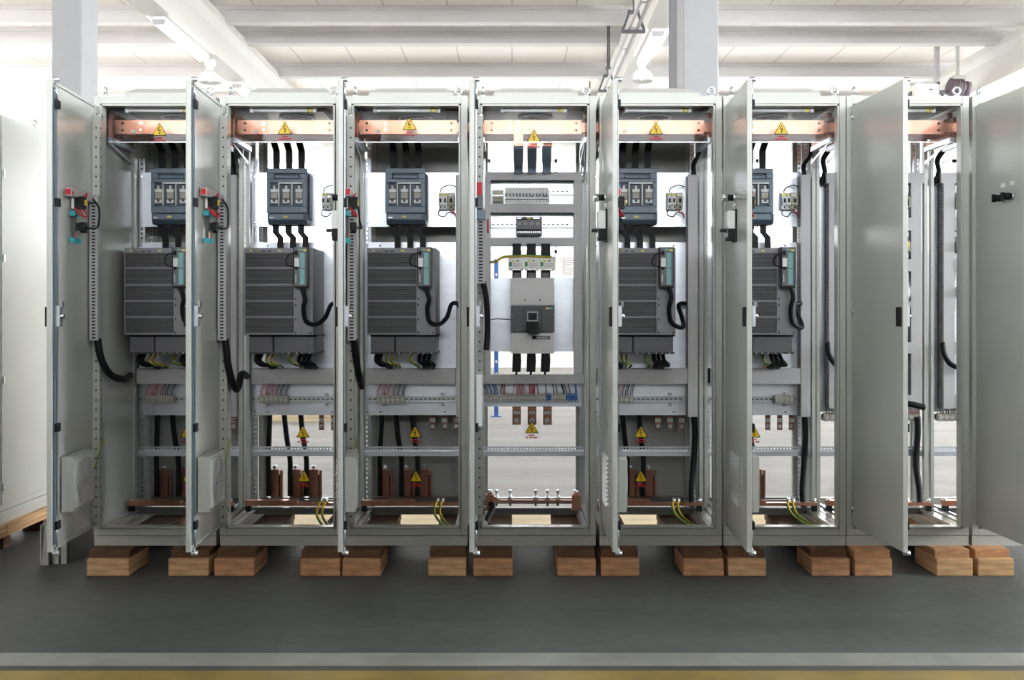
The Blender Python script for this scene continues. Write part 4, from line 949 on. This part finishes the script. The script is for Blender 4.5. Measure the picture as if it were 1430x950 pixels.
h_ = q.part('handle_plate', lambda b: b.box(lx(731,D2),lx(756.5,D2),.345,.36,lz(462.5,D2),lz(431.5,D2),'mccb_dark'), bev=.002)
q.part('handle', lambda b: (b.box(lx(736,D2),lx(751,D2),.335,.345,lz(453,D2),lz(435,D2),'duct'), b.box(lx(737.5,D2),lx(749.5,D2),.333,.335,lz(447,D2),lz(437,D2),'black'),
                            b.prism([(lx(735,D2),lz(449,D2)),(lx(751,D2),lz(449,D2)),(lx(753,D2),lz(458,D2)),(lx(751,D2),lz(466.5,D2)),(lx(738,D2),lz(466.5,D2)),(lx(735,D2),lz(458,D2))], .29, .335, 'y', 'black')), parent=h_, label='black lever handle', bev=.003)
q.part('sticker', lambda b: (b.box(lx(762,D2),lx(767,D2),.358,.36,lz(432,D2),lz(429.5,D2),'yellow_pale'), b.box(lx(767.5,D2),lx(772,D2),.358,.36,lz(432,D2),lz(429.5,D2),'teal')))
S('earth_lead', lambda b: b.tube(curve_pts([(lx(685,5.48),.46,lz(366,5.48)),(lx(693,5.46),.42,lz(365,5.46)),(lx(701,5.45),.40,lz(360,5.45)),(lx(712,5.42),.372,lz(358,5.42)),(lx(740,5.42),.375,lz(357.3,5.42)),(lx(770,5.42),.375,lz(359,5.42))]), .0065, 'yellow', 8, m2='green'),
  'yellow green earth lead running across the white transformers', 'wire', (lx(693,5.46),.42,1.53), X)
S('thin_wire', lambda b: b.tube(curve_pts([(lx(685,5.5),.5,lz(447,5.5)),(lx(693,5.46),.46,lz(445.5,5.46)),(lx(704,5.45),.42,lz(446,5.45)),(a0,.40,lz(446.5,5.44))]), .003, 'drive', 6), 'thin dark wire entering the large breaker from the left', 'wire', (a0,.42,1.22), X)
# long terminal row
DT = 5.55; zt = lz(556, DT)
S('terminal_rail', lambda b: din(b, lx(674,DP), lx(807,DP), zt, .556), 'long steel rail under the row of terminals of the middle cabinet', 'rail', (.3,.56,zt), X)
px = 674.0; n = 0; segs = [('beige',674,683,2),('beige',684.5,697,3),('beige',701,718,4),('beige',719.5,748,7),('beige',750,762,3),('blue',763,770,2),('beige',772,789,4),('blue',791,807,4)]
for m, pa, pb, cnt in segs:
    for j in range(cnt):
        xa = lx(pa,DT)+(lx(pb,DT)-lx(pa,DT))*j/cnt; w = (lx(pb,DT)-lx(pa,DT))/cnt
        S('terminal_block', lambda b: block(b, xa, w, zt, .556, m), '%s terminal block in the long row under the duct of the middle cabinet' % m, 'terminal block', (xa,.55,zt-.02), X, '%s terminal blocks in the long row' % m)
wires = [('black',676,678),('black',678,681),('blue',681,684.5),('blue',683,686.5),('blue',688,690.5),('blue',690,692.5),('blue',692,694.5),('black',701,699.5),('red',702,703),('red',704.5,705),('pink',718,717),
         ('pink',721.5,722),('pink',723.5,724.5),('pink',725.5,726.5),('pink',728,729),('pink',730,731.5),('pink',731.5,734),('red',739,739.5),('red',741,741.5),('red',743,743.5),('red',745.5,745),('red',747,746.5),
         ('black',750,751.5),('black',762,762.5),('black',772,773.5),('black',776.5,778),('black',784,786.5),('black',785.5,788),('black',788,791),('black',794,796),('blue',803,804),('blue',804.5,805.5)]
for m, pa, pb in wires:
    S('thin_wire', lambda b: b.tube(curve_pts([(lx(pb,DT),.514,zt+.02),(lx(pb,DT),.508,zt+.04),(lx(pa,DT),.515,zt+.065),(lx(pa,DT),.53,lz(535,DT))],4), .0024, m, 6),
      'thin %s wire from the duct down to the long terminal row' % {'pink':'pale red'}.get(m, m), 'wire', (lx(pb,DT),.51,zt+.02), X, '%s wires over the long terminal row' % {'pink':'pale red'}.get(m, m))
# copper outlets L1 L2 L3
for n, (pc, t_) in enumerate(((721.5,'L1'),(743,'L2'),(764.5,'L3'))):
    y = .65; D = 5.70; x = lx(pc, D)
    q = T('copper_outlet', 'copper outlet bar tagged %s below the long terminal row' % t_, 'busbar', (x,y,lz(593.5,D)), X, 'large copper outlet bars of the middle cabinet')
    q.part('bar', lambda b: (b.box(x-.024,x+.024,y,y+.008,lz(593.5,D),.86,'copper_dull'), b.box(x-.024,x+.024,y-.001,y,lz(573.5,D),lz(569.5,D),'copper')))
    q.part('tag', lambda b: b.box(x-.017,x+.017,y-.002,y,lz(578.5,D),lz(574.5,D),'label'))
    q.part('bolt', lambda b: (b.cyl((x,y,lz(587.5,D)),(x,y-.003,lz(587.5,D)),.014,'steel'), b.cyl((x,y-.003,lz(587.5,D)),(x,y-.014,lz(587.5,D)),.009,'chrome',n=6)))
    o = bpy.data.objects.new('lettering', TXT[t_]); C.objects.link(o); o.parent = q.e; o.location = (0, -.0025, lz(576.5,D)-lz(593.5,D)); o.scale = (.8,)*3
# bottom bars with studs
q = T('earth_bar', 'slim earth bar with upright bolt studs across the bottom of the middle cabinet', 'busbar', (.3,.40,.21), X)
q.part('bar', lambda b: (b.box(.05,.548,.385,.425,.262,.272,'copper_dull'),))
for n, p_ in enumerate((693.5,712.5,748,764.5,779)):
    x = lx(p_, 5.45)
    q.part('stud', lambda b: (b.cyl((x,.405,.24),(x,.405,.32),.006,'steel'), b.cyl((x,.405,.272),(x,.405,.290),.012,'chrome',n=6), b.cyl((x,.405,.31),(x,.405,.325),.008,'chrome',n=6)))
for p_ in (684,804.5):
    x = lx(p_, 5.45)
    q.part('insulator', lambda b: (b.box(x-.022,x+.022,.38,.43,.217,.30,'copper_dull'), b.cyl((x,.405,.30),(x,.405,.325),.012,'chrome',n=6)))
S('ground_cable', lambda b: b.tube(curve_pts([(.07,.40,.255),(.085,.36,.245),(.075,.30,.22),(.06,.20,.20),(.075,.12,.19)]), .016, 'rubber', 10), 'short thick black cable at the bottom left of the middle cabinet', 'cable', (.07,.3,.19), X)
S('riser_cable', lambda b: b.tube(curve_pts([(.56,.50,1.99),(.57,.50,2.05),(.56,.46,2.10),(.57,.43,2.17)]), .014, 'zinc', 10), 'pale flexible conduit at the upper right of the middle cabinet', 'conduit', (.56,.5,1.99), X)

# ------------------------------------------------------------------ contactor cabinets (seventh and rightmost)
def contactor_cab(i):
    X = LEFT[i]
    copper_bars(i, X); cover(i, X)
    q = T('wire_duct', 'grey wire duct frame around the contactor rows of the ' + ORD[i], 'duct', (.3,.57,.74), X, 'duct frames of the contactor cabinets', key='cwd')
    for x0, x1 in ((.066,.122),(.505,.56)):
        q.part('upright_duct', lambda b: (duct(b, 'z', .745, 1.955, x0, x1, .498, .57), b.box(x0-.001,x1+.001,.49,.498,.745,1.955,'duct')), key='u%.2f' % x0)
    for n, (ya, yb) in enumerate(((241,256),(304,322),(362,379),(478,494),(552,570))):
        q.part('cross_duct', lambda b: (duct(b, 'x', .122 if n else .05, .505 if n else .575, lz(yb,D0), lz(ya,D0), .498, .57), b.box(.122 if n else .05,.505 if n else .575,.488,.498,lz(yb,D0),lz(ya,D0),'duct')), key='c%d' % n)
    S('mounting_plate', lambda b: b.box(.03,.567,.573,.576,.72,2.0,'zinc'), 'tall zinc plate behind the contactor rows of the ' + ORD[i], 'plate', (.3,.57,.72), X, 'tall zinc plates', key='cmp')
    rows = ((258,303),(323,361),(380,432))
    xs = (.126,.174,.222) if i == 7 else (.362,.410,.458)
    for rn, (ya, yb) in enumerate(rows):
        zt_, zb_ = lz(ya,D0), lz(yb,D0); zm = (zt_+zb_)/2; hh = (zt_-zb_)
        for n, x in enumerate(xs):
            q = T('contactor', 'small %s, %s of its row, %s row in the %s' % ('contactor' if rn < 2 else 'motor breaker', ('left','middle','right')[n], ('top','second','third')[rn], ORD[i]), 'contactor',
                  (x+.022,.57,zm-.05), X, 'contactors of the ' + ORD[i], key='ct%d%d%d' % (i, rn, n))
            q.part('body', lambda b: (b.box(x,x+.044,.50,.573,zm-.045,zm+.045,'mccb_dark' if rn < 2 else 'breaker'), b.box(x+.006,x+.038,.478,.50,zm-.035,zm+.02,'beige' if rn < 2 else 'breaker')), key='b', bev=.002)
            q.part('front_label', lambda b: (b.box(x+.01,x+.034,.476,.478,zm-.01,zm+.012,'yellow_pale' if rn < 2 else 'label'), b.box(x+.012,x+.020,.470,.478,zm-.026,zm-.014,'black')), key='l')
            q.part('wire_group', lambda b: [b.box(x+.006+.012*j,x+.014+.012*j,.502,.51,zm+.045,zt_-.002,'white') for j in range(3)]+[b.box(x+.006+.012*j,x+.014+.012*j,.502,.51,zb_+.002,zm-.045,'white') for j in range(3)], label='white connecting wires', key='w')
    z = lz(583.5, DT)
    S('terminal_rail', lambda b: din(b, .04, .56, z, .556), 'steel terminal rail low in the ' + ORD[i], 'rail', (.3,.56,z), X, 'low terminal rails', key='cdin')
    cs = range(0, 7) if i == 7 else list(range(0, 3))+list(range(12, 17))
    for j in range(17):
        xa = .046+j*.0300
        S('terminal_block', lambda b: block(b, xa, .0295, z, .556, 'beige'), 'beige terminal block on the low rail of the ' + ORD[i], 'terminal block', (xa,.55,z-.02), X, 'terminal blocks on the low rail of the ' + ORD[i], key=('ctb', j))
        m = 'pink' if j > 13 else 'black'
        for c in range(2):
            S('thin_wire', lambda b: b.tube(curve_pts([(xa+.008+.012*c,.51,z+.022),(xa+.01+.012*c,.505,z+.03),(xa+.012+.012*c,.53,z+.05)],3), .0026, m, 6), 'thin %s wire over the low terminals of the %s' % ({'pink':'pale red'}.get(m,m), ORD[i]), 'wire', (xa+.01,.51,z+.02), X, '%s wires over the low terminals of the %s' % (m, ORD[i]), key=('ctw', j, c))
    S('control_cable', lambda b: b.tube(curve_pts([(.05,.47,1.10),(.055,.46,1.04),(.08,.45,.99),(.13,.44,.965),(.20,.45,.96)]), .014, 'rubber', 10), 'black cable curving across the left duct of the ' + ORD[i], 'cable', (.06,.46,.96), X, 'cables across the left ducts', key='ccb')
    S('riser_cable', lambda b: b.tube(curve_pts([(.035,.53,1.96),(.05,.52,2.02),(.035,.50,2.08),(.055,.46,2.13)]), .014, 'rubber', 10), 'black cable rising at the upper left corner of the ' + ORD[i], 'cable', (.04,.52,1.96), X, 'rising cables of contactor cabinets', key='crb')
    q = T('earth_bar', 'copper earth bar across the bottom of the ' + ORD[i], 'busbar', (.3,.40,.24), X, 'copper earth bars at the cabinet bottoms', key='pe')
    q.part('bar', lambda b: (b.box(.022,.575,.385,.425,.243,.258,'copper_bar'), b.box(.022,.30,.378,.43,.258,.272,'copper_bar')), key='b')
    for x in (.024, .547): q.part('foot', lambda b: b.box(x,x+.026,.39,.42,.2125,.243,'black'), key='f%.2f' % x)
    for x in (.425,.45,.035,.56): q.part('bolt', lambda b: b.cyl((x,.40,.25),(x,.40,.282),.010,'chrome',n=6), key='bo%.3f' % x)
contactor_cab(6); contactor_cab(7)
S('riser_cable', lambda b: b.tube(curve_pts([(.545,.51,.70),(.55,.52,.60),(.54,.52,.45),(.55,.50,.32),(.545,.48,.24)]), .017, 'rubber', 10), 'thick black cable hanging low on the right of the seventh cabinet', 'cable', (.55,.5,.24), LEFT[6])
S('control_cable', lambda b: b.tube(curve_pts([(.46,.46,.775),(.50,.45,.77),(.56,.45,.755)]), .016, 'rubber', 10), 'thick black cable end above the low terminals of the seventh cabinet', 'cable', (.5,.45,.755), LEFT[6])

# ------------------------------------------------------------------ timber under the cabinets
SK = [(121,180),(235,291),(299,355),(419,475),(478,532),(598,651),(661,716),(778,832),(839,893),(954,1011),(1017,1070),(1134,1187),(1194,1246),(1308,1359),(1366,1416),(1480,1535)]
tone = ['wood_mid','wood_mid','wood','wood','wood','wood_mid','wood','wood','wood','wood','wood_mid','wood','wood','wood_mid','wood_mid','wood']
for n, (a, c) in enumerate(SK):
    x0, x1 = wx(a, 4.94), wx(c, 4.94); ci = n//2
    if n == 15: continue
    q = T('timber_skid', 'timber skid under the %s side of the %s' % ('left' if n % 2 == 0 else 'right', ORD[ci]), 'skid', ((x0+x1)/2, .35, 0), 0, 'timber skids under the cabinets')
    q.part('board', lambda b: b.box(x0+.003, x1-.003, -.09+.01*(n % 3), .84, .082, .12, 'wood_dark' if n not in (12,13,14) else 'wood'), bev=.003, label='dark upper board')
    q.part('block', lambda b: b.box(x0, x1, -.11, .16, 0, .082, tone[n]), bev=.004)
    q.part('block', lambda b: b.box(x0+.005, x1-.005, .55, .82, 0, .082, 'wood_dark'), bev=.004)
for n, i in enumerate((1, 2, 3, 4, 5, 0, 6)):
    X = LEFT[i]
    S('pale_plank', lambda b: b.box(.02, .58, .95, 1.40, 0, .03, 'wood_pale'), 'pale wooden plank on the floor behind the ' + ORD[i], 'plank', (.3, 1.15, 0), X, 'pale planks seen through the cabinet floors', key='plank')

# ------------------------------------------------------------------ camera, world, view
cd = bpy.data.cameras.new('camera'); cam = bpy.data.objects.new('camera', cd); C.objects.link(cam)
cam.location = (0, CAMY, CAMZ); cam.rotation_euler = (PI/2, 0, 0)
cd.sensor_fit = 'HORIZONTAL'; cd.sensor_width = 36; cd.lens = 36*F/1430
cd.shift_y = -39/1430; cd.clip_start = .05; cd.clip_end = 200
sc = bpy.context.scene; sc.camera = cam
w = bpy.data.worlds.new('world'); sc.world = w; w.use_nodes = True
w.node_tree.nodes['Background'].inputs[0].default_value = (.9, .95, 1, 1); w.node_tree.nodes['Background'].inputs[1].default_value = .5
sc.view_settings.view_transform = 'Standard'; sc.view_settings.look = 'None'
sc.view_settings.exposure = 1.25; sc.view_settings.gamma = 1; sc.view_settings.use_curve_mapping = False
sc.cycles.use_denoising = True
sc.cycles.max_bounces = 8; sc.cycles.diffuse_bounces = 4; sc.cycles.glossy_bounces = 4; sc.cycles.transparent_max_bounces = 16
sc.cycles.sample_clamp_indirect = 6
sc.cycles.caustics_reflective = False; sc.cycles.caustics_refractive = False
